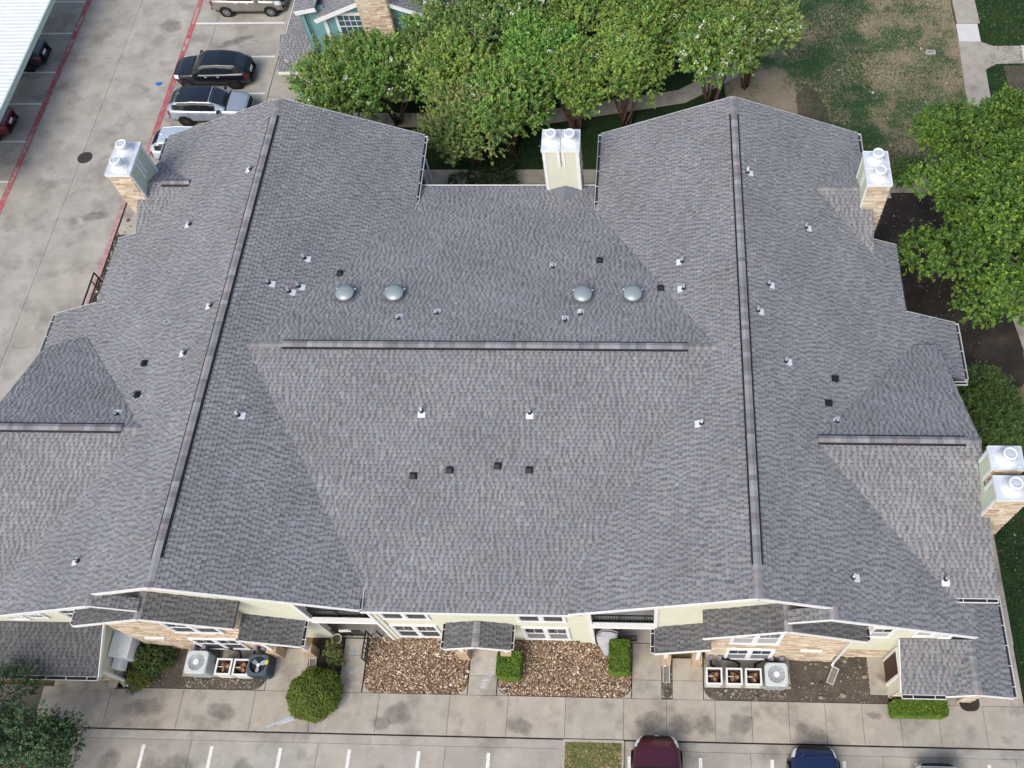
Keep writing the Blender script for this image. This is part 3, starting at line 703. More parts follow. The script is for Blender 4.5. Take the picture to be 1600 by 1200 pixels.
spout([(-10.45, 31.0, 6.1), (-10.72, 30.6, 5.8), (-10.72, 30.6, .1)]); spout([(-10.4, 28.4, 5.7), (-10.72, 28.55, 5.4), (-10.72, 28.55, .1)])

# ---- roof penetrations
def on(f, x, y, nm, build):
    z0 = f(0, 0); a = f(1, 0) - z0; b = f(0, 1) - z0; s = math.hypot(a, b); d = np.array([-a / s, -b / s]); e = np.array([-d[1], d[0]]); k = sqrt(1 + s * s)
    n = np.array([-a, -b, 1]) / k; dd = np.array([d[0], d[1], -s]) / k; ee = np.array([e[0], e[1], 0]); p = np.array([x, y, f(x, y)])
    build(p, dd, ee, n)
WHFL = mat('white_flashing', (.66, .69, .72), .5, .05, 4)
GREYPIPE = mat('grey_pipe', (.50, .52, .55), .5, .1, 6); RUBR = mat('boot_rubber', (.025, .027, .04), .6, .1, 6)
def pipe_vent(p, d, e, n):
    # flashing sheet lying on the shingles, collar, pipe standing plumb
    q = lambda u, v, h=.03: p + e * u * .84 + d * v * .84 + n * h
    mb = MB().add([q(-.17, .06), q(.17, .06), q(.17, .30), q(-.17, .30), q(-.07, -.05), q(.07, -.05)] + [q(-.17, .06, .012), q(.17, .06, .012), q(.17, .30, .012), q(-.17, .30, .012)], [(3, 2, 1, 0), (0, 1, 5, 4), (6, 7, 8, 9), (3, 9, 8, 2), (2, 8, 7, 1), (0, 6, 9, 3)])
    o = mb.build('vent_pipe_flashing', WHFL, B)
    MB().tube([p, p + (0, 0, .14)], [.095, .062], 12).build('boot', RUBR, o)
    h = random.uniform(.26, .36)
    MB().lathe([(.05, .1), (.05, h), (.042, h), (.042, h - .08), (0, h - .08)], tuple(p), 12).build('pipe', GREYPIPE if random.random() < .75 else WHITE, o)
def box_vent(p, d, e, n):
    q = lambda u, v, h: p + e * u * .86 + d * v * .86 + n * h
    mb = MB().add([q(-.14, -.12, .02), q(.14, -.12, .02), q(.14, .14, .02), q(-.14, .14, .02), q(-.10, -.06, .15), q(.10, -.06, .15), q(.13, .13, .12), q(-.13, .13, .12)],
             [(4, 5, 6, 7)[::-1], (0, 1, 5, 4)[::-1], (1, 2, 6, 5)[::-1], (2, 3, 7, 6)[::-1], (3, 0, 4, 7)[::-1]])
    o = mb.build('roof_box_vent', BLACKPL, B)
    MB().add([q(-.17, -.18, .026), q(.17, -.18, .026), q(.17, .14, .024), q(-.17, .14, .024)], [(3, 2, 1, 0)]).build('flange', BLACKPL, o)
DOME = mat('dome_metal', (.36, .41, .41), .38, .06, 3, metal=.35)
def dome_vent(p, d, e, n):
    c = p + np.array([0, 0, .12])
    o = MB().lathe([(.20, -.2), (.20, .05), (.37, .06), (.385, .10), (.37, .14), (.31, .19), (.2, .235), (.1, .252), (0, .256)], tuple(c), 28).build('dome_vent', DOME, B, True)
    for s in (-1, 1): MB().beam(c + np.array([s * .33, .18, .06]), c + np.array([s * .40, .26, .02]), .05, .03).build('bracket', WHITE, o)
    q = lambda u, v: p + e * u + d * v + n * .028
    MB().poly([q(-.42, -.42), q(.42, -.42), q(.42, .42), q(-.42, .42)]).build('flange', mat('flange_metal', (.15, .16, .19), .6, .1, 5), o)
PL = {'WW': WWp, 'WE': WEp, 'EW': EWp, 'EE': EEp, 'CN': CNp, 'CS': CSp, 'XN': XNp, 'XS': XSp, 'YN': YNp}
PV = {'WW': [(-20.0, 27.06), (-19.95, 24.82), (-17.47, 19.97), (-18.15, 17.91), (-20.44, 9.69)], 'WE': [(-14.41, 22.82), (-15.48, 21.26), (-14.69, 21.05), (-14.39, 21.39), (-15.43, 15.21)], 'CN': [(-9.93, 19.72), (-8.42, 20.02), (-3.2, 19.67), (-2.6, 20.03), (-3.92, 22.78)], 'CS': [(-8.55, 15.69), (-4.38, 15.68)], 'EW': [(1.51, 22.69), (1.55, 21.33), (2.13, 15.12)], 'EE': [(4.32, 26.84), (6.78, 24.63), (4.93, 21.21), (4.41, 19.83), (5.42, 17.78), (7.31, 9.53)], 'XN': [(7.29, 15.54)], 'XS': [(10.9, 9.91)], 'YN': [(-20.54, 15.51)]}
PV['WW'][0] = (-17.34, 27.06)
BV = {'WW': [(-20.1, 17.85), (-19.97, 16.4)], 'CN': [(-12.94, 22.34), (-1.96, 23.19), (0.62, 21.52)], 'CS': [(-8.69, 13.25), (-7.32, 13.48), (-5.51, 13.65), (-4.31, 13.52)], 'EE': [(7.39, 17.45), (7.02, 16.31)]}
TV = {'CN': [(-12.37, 21.03), (-10.31, 21.04), (-2.55, 21.02), (-0.51, 21.07)]}
for k_, L in PV.items():
    for x, y in L: on(PL[k_], x, y, 'v', pipe_vent)
for k_, L in BV.items():
    for x, y in L: on(PL[k_], x, y, 'v', box_vent)
for k_, L in TV.items():
    for x, y in L: on(PL[k_], x, y, 'v', dome_vent)

# ---- walls
STCOL = [(.68, .55, .40), (.74, .64, .50), (.60, .46, .31), (.76, .68, .56), (.70, .53, .39), (.64, .55, .43), (.80, .69, .53), (.50, .37, .26)]
def wall(p0, p1, prof, kind, parent=None, name='wall', th=.18, seed=0, paint=None):
    """prof: convex polygon in (u along p0->p1, z). outward normal to the right of p0->p1"""
    r = np.random.default_rng(seed + 100)
    p0 = np.array(p0, float); p1 = np.array(p1, float); d = (p1 - p0); L = np.hypot(*d); d /= L; n = np.array([d[1], -d[0]])
    P = lambda u, z, o: (p0[0] + d[0] * u + n[0] * o, p0[1] + d[1] * u + n[1] * o, z)
    k = len(prof)
    mb = MB().add([P(u, z, 0) for u, z in prof] + [P(u, z, -th) for u, z in prof], [tuple(range(k)), tuple(range(k, 2 * k))[::-1]] + [(i, k + i, k + (i + 1) % k, (i + 1) % k) for i in range(k)])
    o = mb.build(name, MORTAR if kind == 'stone' else (paint or CREAM), parent or B)
    hp = halfplanes(prof); zs = [z for _, z in prof]; us = [u for u, _ in prof]; z0, z1 = min(zs), max(zs); u0, u1 = min(us), max(us)
    q = MB()
    if kind == 'siding':
        H = .175; z = z0
        while z < z1:
            c = clip([(u0 - 1, z), (u1 + 1, z), (u1 + 1, z + H), (u0 - 1, z + H)], hp)
            if len(c) >= 3:
                off = lambda zz: .026 - .018 * (zz - z) / H
                q.poly([P(u, zz, off(zz)) for u, zz in c])
                lo = sorted([t for t in c if abs(t[1] - z) < 1e-4])
                if len(lo) >= 2: q.quad(P(lo[0][0], z, .004), P(lo[-1][0], z, .004), P(lo[-1][0], z, .026), P(lo[0][0], z, .026))
            z += H
        q.build('lap_siding', paint or CREAM, o, kind='stuff')
    elif kind == 'stone':
        z = z0
        while z < z1:
            H = r.choice([.05, .07, .09, .12]); u = u0 - r.random() * .3
            while u < u1:
                W = r.uniform(.16, .62); g = .005
                c = clip([(u + g, z + g), (u + W - g, z + g), (u + W - g, z + H - g), (u + g, z + H - g)], hp)
                if len(c) >= 3:
                    dp = r.uniform(.02, .055); col = np.array(STCOL[r.integers(len(STCOL))]) * r.uniform(.82, 1.14)
                    m = len(c); j = [r.uniform(-.006, .006) for _ in c]
                    q.add([P(a, b, 0) for a, b in c] + [P(a, b, dp + jj) for (a, b), jj in zip(c, j)], [tuple(range(m, 2 * m))] + [(i, (i + 1) % m, m + (i + 1) % m, m + i) for i in range(m)], tuple(col))
                u += W
            z += H
        q.build('stone_veneer', STONE, o, kind='stuff')
    return o
def rprof(L, z0, z1): return [(0, z0), (L, z0), (L, z1), (0, z1)]
def trim(boxes, name='trim'):
    mb = MB()
    for b in boxes: mb.bb(*b)
    return mb.build(name, WHITE, B)

def window(x0, x1, z0, z1, y, panes=2, low='glass', parent=None, up='glass'):
    """double-hung pair in a wall facing south at y"""
    f = MB(); t = .10
    f.bb(x0 - t, x1 + t, y - .085, y + .02, z1, z1 + t); f.bb(x0 - t, x1 + t, y - .10, y + .02, z0 - t, z0)
    f.bb(x0 - t, x0, y - .085, y + .02, z0, z1); f.bb(x1, x1 + t, y - .085, y + .02, z0, z1)
    o = f.build('window', WHITE, parent or B)
    W = (x1 - x0) / panes; zm = (z0 + z1) / 2
    sash = MB()
    for i in range(1, panes): sash.bb(x0 + i * W - .07, x0 + i * W + .07, y - .08, y + .02, z0, z1)
    for i in range(panes):
        a, b = x0 + i * W + (.07 if i else 0), x0 + (i + 1) * W - (.07 if i < panes - 1 else 0)
        sash.bb(a, b, y - .065, y - .01, zm - .03, zm + .03)
        for (c, d_) in ((z0, zm), (zm, z1)): sash.bb(a, a + .035, y - .06, y - .01, c, d_).bb(b - .035, b, y - .06, y - .01, c, d_)
        if up == 'glass':
            sash.bb((a + b) / 2 - .01, (a + b) / 2 + .01, y - .052, y - .04, zm + .03, z1)
        for (c, d_, kd) in ((z0, zm - .03, low), (zm + .03, z1, up)):
            MB().quad((a + .03, y - .045 - (0 if kd != 'screen' else .006), c), (b - .03, y - .045 - (0 if kd != 'screen' else .006), c), (b - .03, y - .045, d_), (a + .03, y - .045, d_)).build('pane', {'glass': GLASS, 'screen': SCREEN, 'blind': BLIND, 'dark': mat('dark_screen', (.05, .055, .065), .5, .15, 3)}[kd], o)
    sash.build('sash', WHITE, o)
    return o

g = lambda f, x, y=0: f(x, y) - .17
# centre front
wall((-10.25, 8.85), (-2.3, 8.85), rprof(7.95, 0, 5.72), 'siding', seed=1)
window(-10.05, -8.35, .45, 2.2, 8.85, 2, 'dark'); window(-10.05, -8.35, 3.35, 5.0, 8.85, 2, 'dark')
window(-4.75, -3.05, .45, 2.2, 8.85, 2, 'screen'); window(-4.75, -3.05, 3.35, 5.0, 8.85, 2, 'dark')
# east wing south wall: pier, header, wall beside the balcony
wall((-2.6, 8.78), (-1.95, 8.78), [(0, 0), (.65, 0), (.65, g(EWp, -1.95)), (0, g(EWp, -2.6))], 'siding', seed=2)
wall((.42, 8.78), (2.7, 8.78), [(0, 0), (2.28, 0), (2.28, g(EWp, 2.7)), (0, g(EWp, .42))], 'siding', seed=3)
wall((-1.95, 8.78), (.42, 8.78), [(0, 5.75), (2.37, 6.3), (2.37, g(EWp, .42)), (0, g(EWp, -1.95))], 'siding', seed=4)
wall((2.7, 8.76), (XE, 8.76), [(0, 3), (1.15, 3), (1.15, g(EWp, XE)), (0, g(EWp, 2.7))], 'siding', seed=5)
wall((XE, 8.76), (7.72, 8.76), [(0, 3), (3.87, 3), (3.87, g(EEp, 7.72)), (0, g(EEp, XE))], 'siding', seed=6)
trim([(-1.95, .42, 8.70, 8.80, 2.87, 3.3), (-2.08, -1.95, 8.70, 8.80, 0, 5.75), (.42, .56, 8.70, 8.80, 2.87, 6.35), (-2.05, .5, 8.685, 8.79, 3.3, 3.36), (-2.05, .5, 8.685, 8.79, 2.81, 2.87)])
mb = MB().add([(-1.95, 8.70, 5.62), (.42, 8.70, 6.17), (.42, 8.70, 6.36), (-1.95, 8.70, 5.80), (-1.95, 8.8, 5.62), (.42, 8.8, 6.17), (.42, 8.8, 6.36), (-1.95, 8.8, 5.80)], [(0, 1, 2, 3), (0, 4, 5, 1), (3, 2, 6, 7)]); mb.build('trim', WHITE, B)
# west wing south wall
wall((-15.6, 8.78), (-12.95, 8.78), [(0, 0), (2.65, 0), (2.65, g(WEp, -12.95)), (0, g(WEp, -15.6))], 'siding', seed=7)
wall((-10.5, 8.78), (-10.2, 8.78), [(0, 0), (.3, 0), (.3, 5.9), (0, 5.9)], 'siding', seed=8)
wall((-12.95, 8.78), (-10.5, 8.78), [(0, 6.3), (2.45, 5.75), (2.45, g(WEp, -10.5)), (0, g(WEp, -12.95))], 'siding', seed=9)
wall((-20.6, 8.76), (-15.6, 8.76), [(0, 3), (5, 3), (5, g(WEp, -15.6)), (3.77, g(WEp, XW)), (0, g(WWp, -20.6))], 'siding', seed=10)
trim([(-12.95, -10.5, 8.70, 8.80, 2.87, 3.3), (-10.5, -10.38, 8.70, 8.80, 0, 5.75), (-13.1, -12.95, 8.70, 8.80, 2.87, 6.3), (-13.05, -10.42, 8.685, 8.79, 3.3, 3.36), (-13.05, -10.42, 8.685, 8.79, 2.81, 2.87)])
# balcony recesses
REC = mat('recess_paint', (.50, .50, .46), .8, .06, 2); DECKW = mat('balcony_deck', (.40, .41, .42), .8, .1, 3)
TAN = mat('tan_door', (.50, .33, .19), .6, .12, 2)
for x0, x1 in ((-2.0, .5), (-13.4, -10.4)):
    MB().bb(x0 - .1, x1 + .1, 8.80, 11.2, 2.9, 3.08).build('balcony_floor', DECKW, B)
    m = MB().bb(x0 - .1, x1 + .1, 10.9, 11.0, 0, 6.4).bb(x0 - .18, x0 - .1, 8.8, 11, 0, 6.2).bb(x1 + .1, x1 + .18, 8.96, 11, 0, 5.8)
    m.build('recess_wall', REC, B)
def door(x0, x1, z0, z1, y, m, knob=True):
    o = MB().bb(x0, x1, y - .05, y, z0, z1).build('door', m, B)
    MB().bb(x0 - .1, x0, y - .07, y, z0, z1 + .1).bb(x1, x1 + .1, y - .07, y, z0, z1 + .1).bb(x0, x1, y - .07, y, z1, z1 + .1).build('door_frame', WHITE, o)
    if knob: MB().lathe([(0, 0), (.03, .01), (.03, .04), (0, .05)], (x1 - .08, y - .09, z0 + 1), 8).build('handle', GALV, o)
door(-12.75, -11.8, 3.08, 5.1, 10.9, TAN); door(-1.6, -.7, 3.08, 5.1, 10.9, mat('grey_door', (.3, .31, .33), .6, .1, 2))
door(-12.6, -11.7, .02, 2.1, 10.9, TAN); door(-.7, .2, .02, 2.1, 10.9, mat('brown_door', (.11, .06, .045), .5, .15, 3))
def railing(x0, x1, y, z0, h=.95, gap=.11, name='railing', parent=None):
    o = MB().bb(x0, x1, y - .025, y + .025, z0 + h - .05, z0 + h).build(name, BLACKMETAL, parent or B)
    MB().bb(x0, x1, y - .02, y + .02, z0 + .08, z0 + .12).build('bottom_rail', BLACKMETAL, o)
    n = int((x1 - x0) / gap)
    for i in range(n + 1):
        x = x0 + (x1 - x0) * i / n; t = .03 if i % 9 == 0 else .013
        MB().bb(x - t, x + t, y - t, y + t, z0, z0 + h - .05).build('baluster', BLACKMETAL, o)
    return o
railing(-1.93, .40, 8.9, 3.08); railing(-12.93, -10.52, 8.9, 3.08); railing(-13.3, -11.7, 8.86, .02, .9); railing(-1.9, -.25, 8.86, .02, .9)
# stone bays
wall((2.62, 8.22), (7.72, 8.22), [(0, 0), (5.1, 0), (5.1, BEE(7.72, 0) - .18), (2.41, 6.66), (0, BEW(2.62, 0) - .18)], 'stone', seed=11, name='stone_bay')
wall((2.62, 8.80), (2.62, 8.22), [(0, 0), (.58, 0), (.58, 5.6), (0, 5.6)], 'stone', seed=12, name='stone_bay')
wall((7.72, 8.22), (7.72, 8.46), [(0, 0), (.24, 0), (.24, 5.4), (0, 5.4)], 'stone', seed=13, name='stone_bay')
window(3.4, 5.1, .5, 2.05, 8.22 - .03, 2, 'screen'); window(3.4, 5.1, 3.2, 4.9, 8.22 - .03, 2, 'blind')
wall((-20.6, 8.22), (-15.55, 8.22), [(0, 0), (5.05, 0), (5.05, BWE(-15.55, 0) - .18), (2.68, 6.70), (0, BWW(-20.6, 0) - .18)], 'stone', seed=14, name='stone_bay')
wall((-15.55, 8.22), (-15.55, 8.80), [(0, 0), (.58, 0), (.58, 5.6), (0, 5.6)], 'stone', seed=15, name='stone_bay')
wall((-20.6, 8.46), (-20.6, 8.22), [(0, 0), (.24, 0), (.24, 5.4), (0, 5.4)], 'stone', seed=16, name='stone_bay')
window(-18.15, -16.4, .5, 2.05, 8.22 - .03, 2, 'dark'); window(-18.15, -16.4, 3.3, 4.7, 8.22 - .03, 2, 'dark')
for x0, s in ((6.2, 1), (-20.05, -1)):
    o = MB().bb(x0, x0 + .82, 8.10, 8.2, 1.98, 2.12).build('light_bar', WHITE, B)
    text('1701' if s > 0 else '1702', .26, (x0 + .45, 8.155, 1.68), (pi / 2, 0, 0), WHITE, 'house_number', B, .008)
# outer walls beside the bays
wall((7.72, 8.44), (9.9, 8.44), [(0, 1.25), (2.18, 1.25), (2.18, g(EEp, 9.9)), (0, g(EEp, 7.72))], 'siding', seed=17)
wall((7.72, 8.43), (9.9, 8.43), [(0, 0), (2.18, 0), (2.18, 1.25), (0, 1.25)], 'stone', seed=18)
wall((9.9, 8.44), (11.6, 8.44), [(0, 3.0), (1.7, 3.0), (1.7, g(EEp, 11.6)), (0, g(EEp, 9.9))], 'siding', seed=19)
window(8.5, 9.2, 3.6, 4.85, 8.44, 1, 'blind'); window(10.15, 10.75, 3.9, 5.0, 8.44, 1, 'blind'); window(11.15, 11.45, 3.7, 4.5, 8.44, 1, 'blind')
wall((-26, 8.44), (-20.6, 8.44), [(0, 1.25), (5.4, 1.25), (5.4, g(WWp, -20.6)), (1.4, g(WWp, -24.6)), (0, 4.9)], 'siding', seed=20)
wall((-22, 8.43), (-20.6, 8.43), rprof(1.4, 0, 1.25), 'stone', seed=21)
window(-21.95, -21.2, 4.15, 5.4, 8.44, 1, 'dark'); window(-23.5, -22.95, 4.2, 4.85, 8.44, 1, 'dark'); window(-24.45, -23.85, 3.9, 4.4, 8.44, 1, 'blind')
# low front rooms
wall((9.92, 8.44), (9.92, 6.80), rprof(1.64, 0, 2.75), 'siding', seed=22); wall((9.92, 6.80), (11.7, 6.80), rprof(1.78, 0, 2.7), 'stone', seed=23)
wall((13.55, 6.9), (13.55, 10.3), rprof(3.4, 0, 2.6), 'stone', seed=24)
wall((12.6, 6.72), (13.15, 6.72), rprof(.55, 0, 2.7), 'stone', seed=25, th=.5)
DD = mat('dark_red_door', (.055, .02, .018), .5, .15, 3)
o = MB().bb(9.86, 9.92, 7.35, 8.2, .06, 2.15).build('door', DD, B); MB().bb(9.84, 9.92, 7.25, 7.35, .06, 2.25).bb(9.84, 9.92, 8.2, 8.3, .06, 2.25).bb(9.84, 9.92, 7.35, 8.2, 2.15, 2.25).build('door_frame', WHITE, o)
wall((-21.5, 6.85), (-21.5, 8.44), [(0, 1.1), (1.59, 1.1), (1.59, 3.1), (0, 2.58)], 'siding', seed=26); wall((-21.49, 6.85), (-21.49, 8.44), rprof(1.59, 0, 1.1), 'stone', seed=27)
wall((-27, 6.85), (-21.5, 6.85), rprof(5.5, 0, 2.55), 'stone', seed=28)
trim([(-21.55, -21.42, 6.78, 6.88, 0, 2.5)], 'corner_board')
# porch posts
for x, y in ((.95, 8.05), (2.2, 8.0), (-13.75, 8.08), (-15.2, 8.05)):
    o = MB().bb(x - .2, x + .2, y - .18, y + .18, 0, 1.1).build('porch_pier', mat('pier_stone', (.5, .37, .25), .9, .3, 12, .8, 14), B)
    MB().bb(x - .075, x + .075, y - .075, y + .075, 1.1, 2.9).build('porch_post', WHITE, B)
for x in (-7.35, -5.55):
    MB().bb(x - .22, x + .22, 7.95, 8.35, 0, 1.0).build('porch_pier', MATS['pier_stone'], B); MB().bb(x - .07, x + .07, 8.08, 8.22, 1.0, 2.75).build('porch_post', WHITE, B)
door(-7.0, -6.1, .02, 2.1, 8.83, MATS['brown_door'])
# remaining perimeter
for i, (a, b, z0, z1) in enumerate((((-1.75, 30.7), (-1.75, 27.9), 0, 6.05), ((-1.75, 27.9), (-11.0, 27.9), 0, 5.72), ((-10.98, 27.9), (-10.98, 30.7), 0, 6.05),
    ((9.5, 24.6), (9.5, 30.7), 0, 6.2), ((10.6, 21.1), (10.6, 24.6), 0, 5.7), ((10.6, 24.6), (9.5, 24.6), 0, 5.7), ((12.9, 18.9), (12.9, 21.1), 0, 4.8), ((12.9, 21.1), (10.6, 21.1), 0, 4.8),
    ((12.0, 10.2), (12.0, 18.9), 0, 5.7), ((11.5, 8.5), (11.5, 10.2), 0, 5.4), ((11.5, 10.2), (12.0, 10.2), 0, 5.7),
    ((-22.7, 30.7), (-22.7, 24.9), 0, 6.1), ((-23.7, 24.9), (-23.7, 21.4), 0, 5.7), ((-22.7, 24.9), (-23.7, 24.9), 0, 5.7), ((-26, 21.4), (-26, 18.9), 0, 4.8), ((-23.7, 21.4), (-26, 21.4), 0, 4.8), ((-25, 18.9), (-25, 8.44), 0, 5.3))):
    a_, b_ = np.array(a), np.array(b); wall(a, b, rprof(float(np.hypot(*(b_ - a_))), z0, z1), 'siding', seed=40 + i)
wall((9.5, 30.7), (-1.75, 30.7), [(0, 0), (11.25, 0), (11.25, g(EWp, -1.75)), (5.65, g(EWp, XE)), (0, g(EEp, 9.5))], 'siding', seed=60)
wall((-10.98, 30.7), (-22.7, 30.7), [(0, 0), (11.72, 0), (11.72, g(WWp, -22.7)), (5.85, g(WEp, XW)), (0, g(WEp, -10.98))], 'siding', seed=61)
wall((12.1, 10.0), (12.1, 19.3), [(0, 5.3), (9.3, 5.3), (9.3, XNp(0, 19.3) - .2), (4.66, 7.45), (0, XSp(0, 10) - .2)], 'siding', seed=62)
[MB().bb(-10.96, -10.9, 28.9, 30.2, z_, z_ + 1.45).build('window', GLASS, B) for z_ in (.9, 3.6)]

# ---- chimneys
def chimney(x0, x1, y0, y1, side, zt=8.50, gap=.09):
    """core with stone faces, lap siding on the face towards the roof, two metal caps with flues"""
    core = MB().bb(x0, x1, y0, y1, -.1, zt - 1.0).build('chimney', MORTAR, B)
    SAGE = mat('sage_paint', (.56, .61, .45), .7, .04, 2); PAINT = CREAM if side == 'S' else SAGE
    alongx = side == 'S'
    c = (x0 + x1) / 2 if alongx else (y0 + y1) / 2
    sh = [(x0, c - gap / 2, y0, y1), (c + gap / 2, x1, y0, y1)] if alongx else [(x0, x1, y0, c - gap / 2), (x0, x1, c + gap / 2, y1)]
    def faces(a0, a1, b0, b1, z0, z1):
        return {'S': ((a0, b0), (a1, b0)), 'E': ((a1, b0), (a1, b1)), 'N': ((a1, b1), (a0, b1)), 'W': ((a0, b1), (a0, b0))}
    tm = MB()
    k = [0]
    def clad(a0, a1, b0, b1, z0, z1, skip=()):
        for f, (p, q) in faces(a0, a1, b0, b1, z0, z1).items():
            L = float(np.hypot(q[0] - p[0], q[1] - p[1])); k[0] += 1
            zz = z0
            kind = 'siding' if f == side else 'stone'
            ps = rprof(L, zz, z1)
            w_ = wall(p, q, ps, kind, parent=core, name='siding' if kind == 'siding' else 'stone_face', th=.02, seed=int(200 + abs(x0) * 10 + k[0]), paint=PAINT)
            for ch in list(w_.children): ch.parent = core          # keep within three levels
    clad(x0, x1, y0, y1, 0.0, zt - 1.0)
    for s in sh: clad(*s, zt - 1.0, zt)
    # white corner boards on the roof face, and round the slot between the shafts
    t = .12; o = .045
    if side == 'S':
        for a in (x0, x1 - t): tm.bb(a, a + t, y0 - o, y0 + .01, 4.8, zt)
        for a in (c - gap / 2 - .12, c + gap / 2): tm.bb(a, a + .12, y0 - o, y0 + .01, zt - 1.05, zt)
        for a in (x0 - .03, x1 - .0): tm.bb(a, a + .03, y0 - o, y0 + .12, 4.8, zt)
    else:
        xa, xb = (x0 - o, x0 + .01) if side == 'W' else (x1 - .01, x1 + o)
        for a in (y0, y1 - t): tm.bb(xa, xb, a, a + t, 4.8, zt)
        for a in (c - gap / 2 - .12, c + gap / 2): tm.bb(xa, xb, a, a + .12, zt - 1.05, zt)
    tm.build('corner_board', WHITE, core)
    for (a0, a1, b0, b1) in sh:
        e = .055
        m = MB().bb(a0 - (e if a0 == x0 else .02), a1 + (e if a1 == x1 else .02), b0 - (e if b0 == y0 else .02), b1 + (e if b1 == y1 else .02), zt, zt + .035)
        m.build('chimney_cap', GALV, core)
        r = MB(); A0, A1, B0, B1 = a0 - (e if a0 == x0 else .02), a1 + (e if a1 == x1 else .02), b0 - (e if b0 == y0 else .02), b1 + (e if b1 == y1 else .02)
        for q in ((A0, A1, B0 - .012, B0), (A0, A1, B1, B1 + .012), (A0 - .012, A0, B0, B1), (A1, A1 + .012, B0, B1)): r.bb(*q, zt - .09, zt + .05)
        r.build('cap_edge', WHITE, core)
        cx, cy = (a0 + a1) / 2, (b0 + b1) / 2
        MB().lathe([(.40, .03), (.38, .07), (.22, .26), (.21, .29), (.25, .31), (.25, .49), (.235, .51), (.165, .51), (.16, .45)], (cx, cy, zt), 26).build('flue', FLUE, core, True)
        MB().lathe([(.155, .49), (.15, .495), (.06, .505), (0, .505)], (cx, cy, zt), 20).build('flue_throat', mat('flue_inner', (.52, .55, .59), .5, .15, 6), core)
        MB().lathe([(.256, .305), (.256, .33), (.25, .33)], (cx, cy, zt), 24).build('flue_band', GALV, core)
        if random.random() < .7: MB().lathe([(.0, .07), (.05, .07), (.05, .03)], (a1 - .1, b0 + .1, zt), 10).build('cap_bolt', FLUE, core)
    return core
chimney(9.36, 10.30, 26.14, 27.88, 'W'); chimney(-23.68, -22.68, 26.72, 28.50, 'E'); chimney(-4.56, -3.0, 28.08, 29.18, 'S'); chimney(12.33, 13.38, 12.06, 14.0, 'W', 8.5, .28)
#@@PART3
# ------------------------------------------------------------------ equipment on the pads
ACW = mat('unit_paint', (.56, .61, .61), .5, .06, 3); ACB = mat('unit_beige', (.58, .58, .52), .55, .08, 3); ACD = mat('unit_dark', (.07, .10, .13), .5, .12, 3)
RUST = mat('rusty_coil', (.14, .07, .042), .9, .35, 7, .5, 30); FANB = mat('fan_blade', (.30, .36, .44), .45, .15, 5); DARKIN = mat('unit_inside', (.02, .022, .03), .8, .3, 6)
HOSE = mat('black_insulation', (.014, .014, .018), .8, .2, 8); GREYBOX = mat('grey_purple_box', (.24, .22, .30), .6, .12, 5)
def rounded(w, d, r, n=5):
    pts = []
    for cx, cy, a in ((w / 2 - r, d / 2 - r, 0), (-w / 2 + r, d / 2 - r, pi / 2), (-w / 2 + r, -d / 2 + r, pi), (w / 2 - r, -d / 2 + r, 1.5 * pi)):
        pts += [(cx + r * cos(a + t), cy + r * sin(a + t)) for t in np.linspace(0, pi / 2, n)]
    return pts
def ring_top(mb, outer, r, z, n=32):
    """flat lid with a round hole"""
    inner = [(r * cos(2 * pi * i / n), r * sin(2 * pi * i / n)) for i in range(n)]
    m = len(outer); k = n
    oa = [math.atan2(p[1], p[0]) for p in outer]
    out2 = []
    for i in range(n):
        a = 2 * pi * i / n; best = None
        for j in range(m):
            p, q = np.array(outer[j]), np.array(outer[(j + 1) % m]); d = np.array([cos(a), sin(a)]); e = q - p
            den = d[0] * e[1] - d[1] * e[0]
            if abs(den) < 1e-9: continue
            t = (p[0] * e[1] - p[1] * e[0]) / den; s = (p[0] * d[1] - p[1] * d[0]) / den
            if t > 0 and -1e-6 <= s <= 1 + 1e-6 and (best is None or t < best): best = t
        out2.append((cos(a) * best, sin(a) * best))
    mb.add([(*p, z) for p in out2] + [(*p, z) for p in inner] + [(*p, z - .12) for p in inner], [(i, (i + 1) % n, n + (i + 1) % n, n + i) for i in range(n)] + [(n + i, n + (i + 1) % n, 2 * n + (i + 1) % n, 2 * n + i) for i in range(n)])
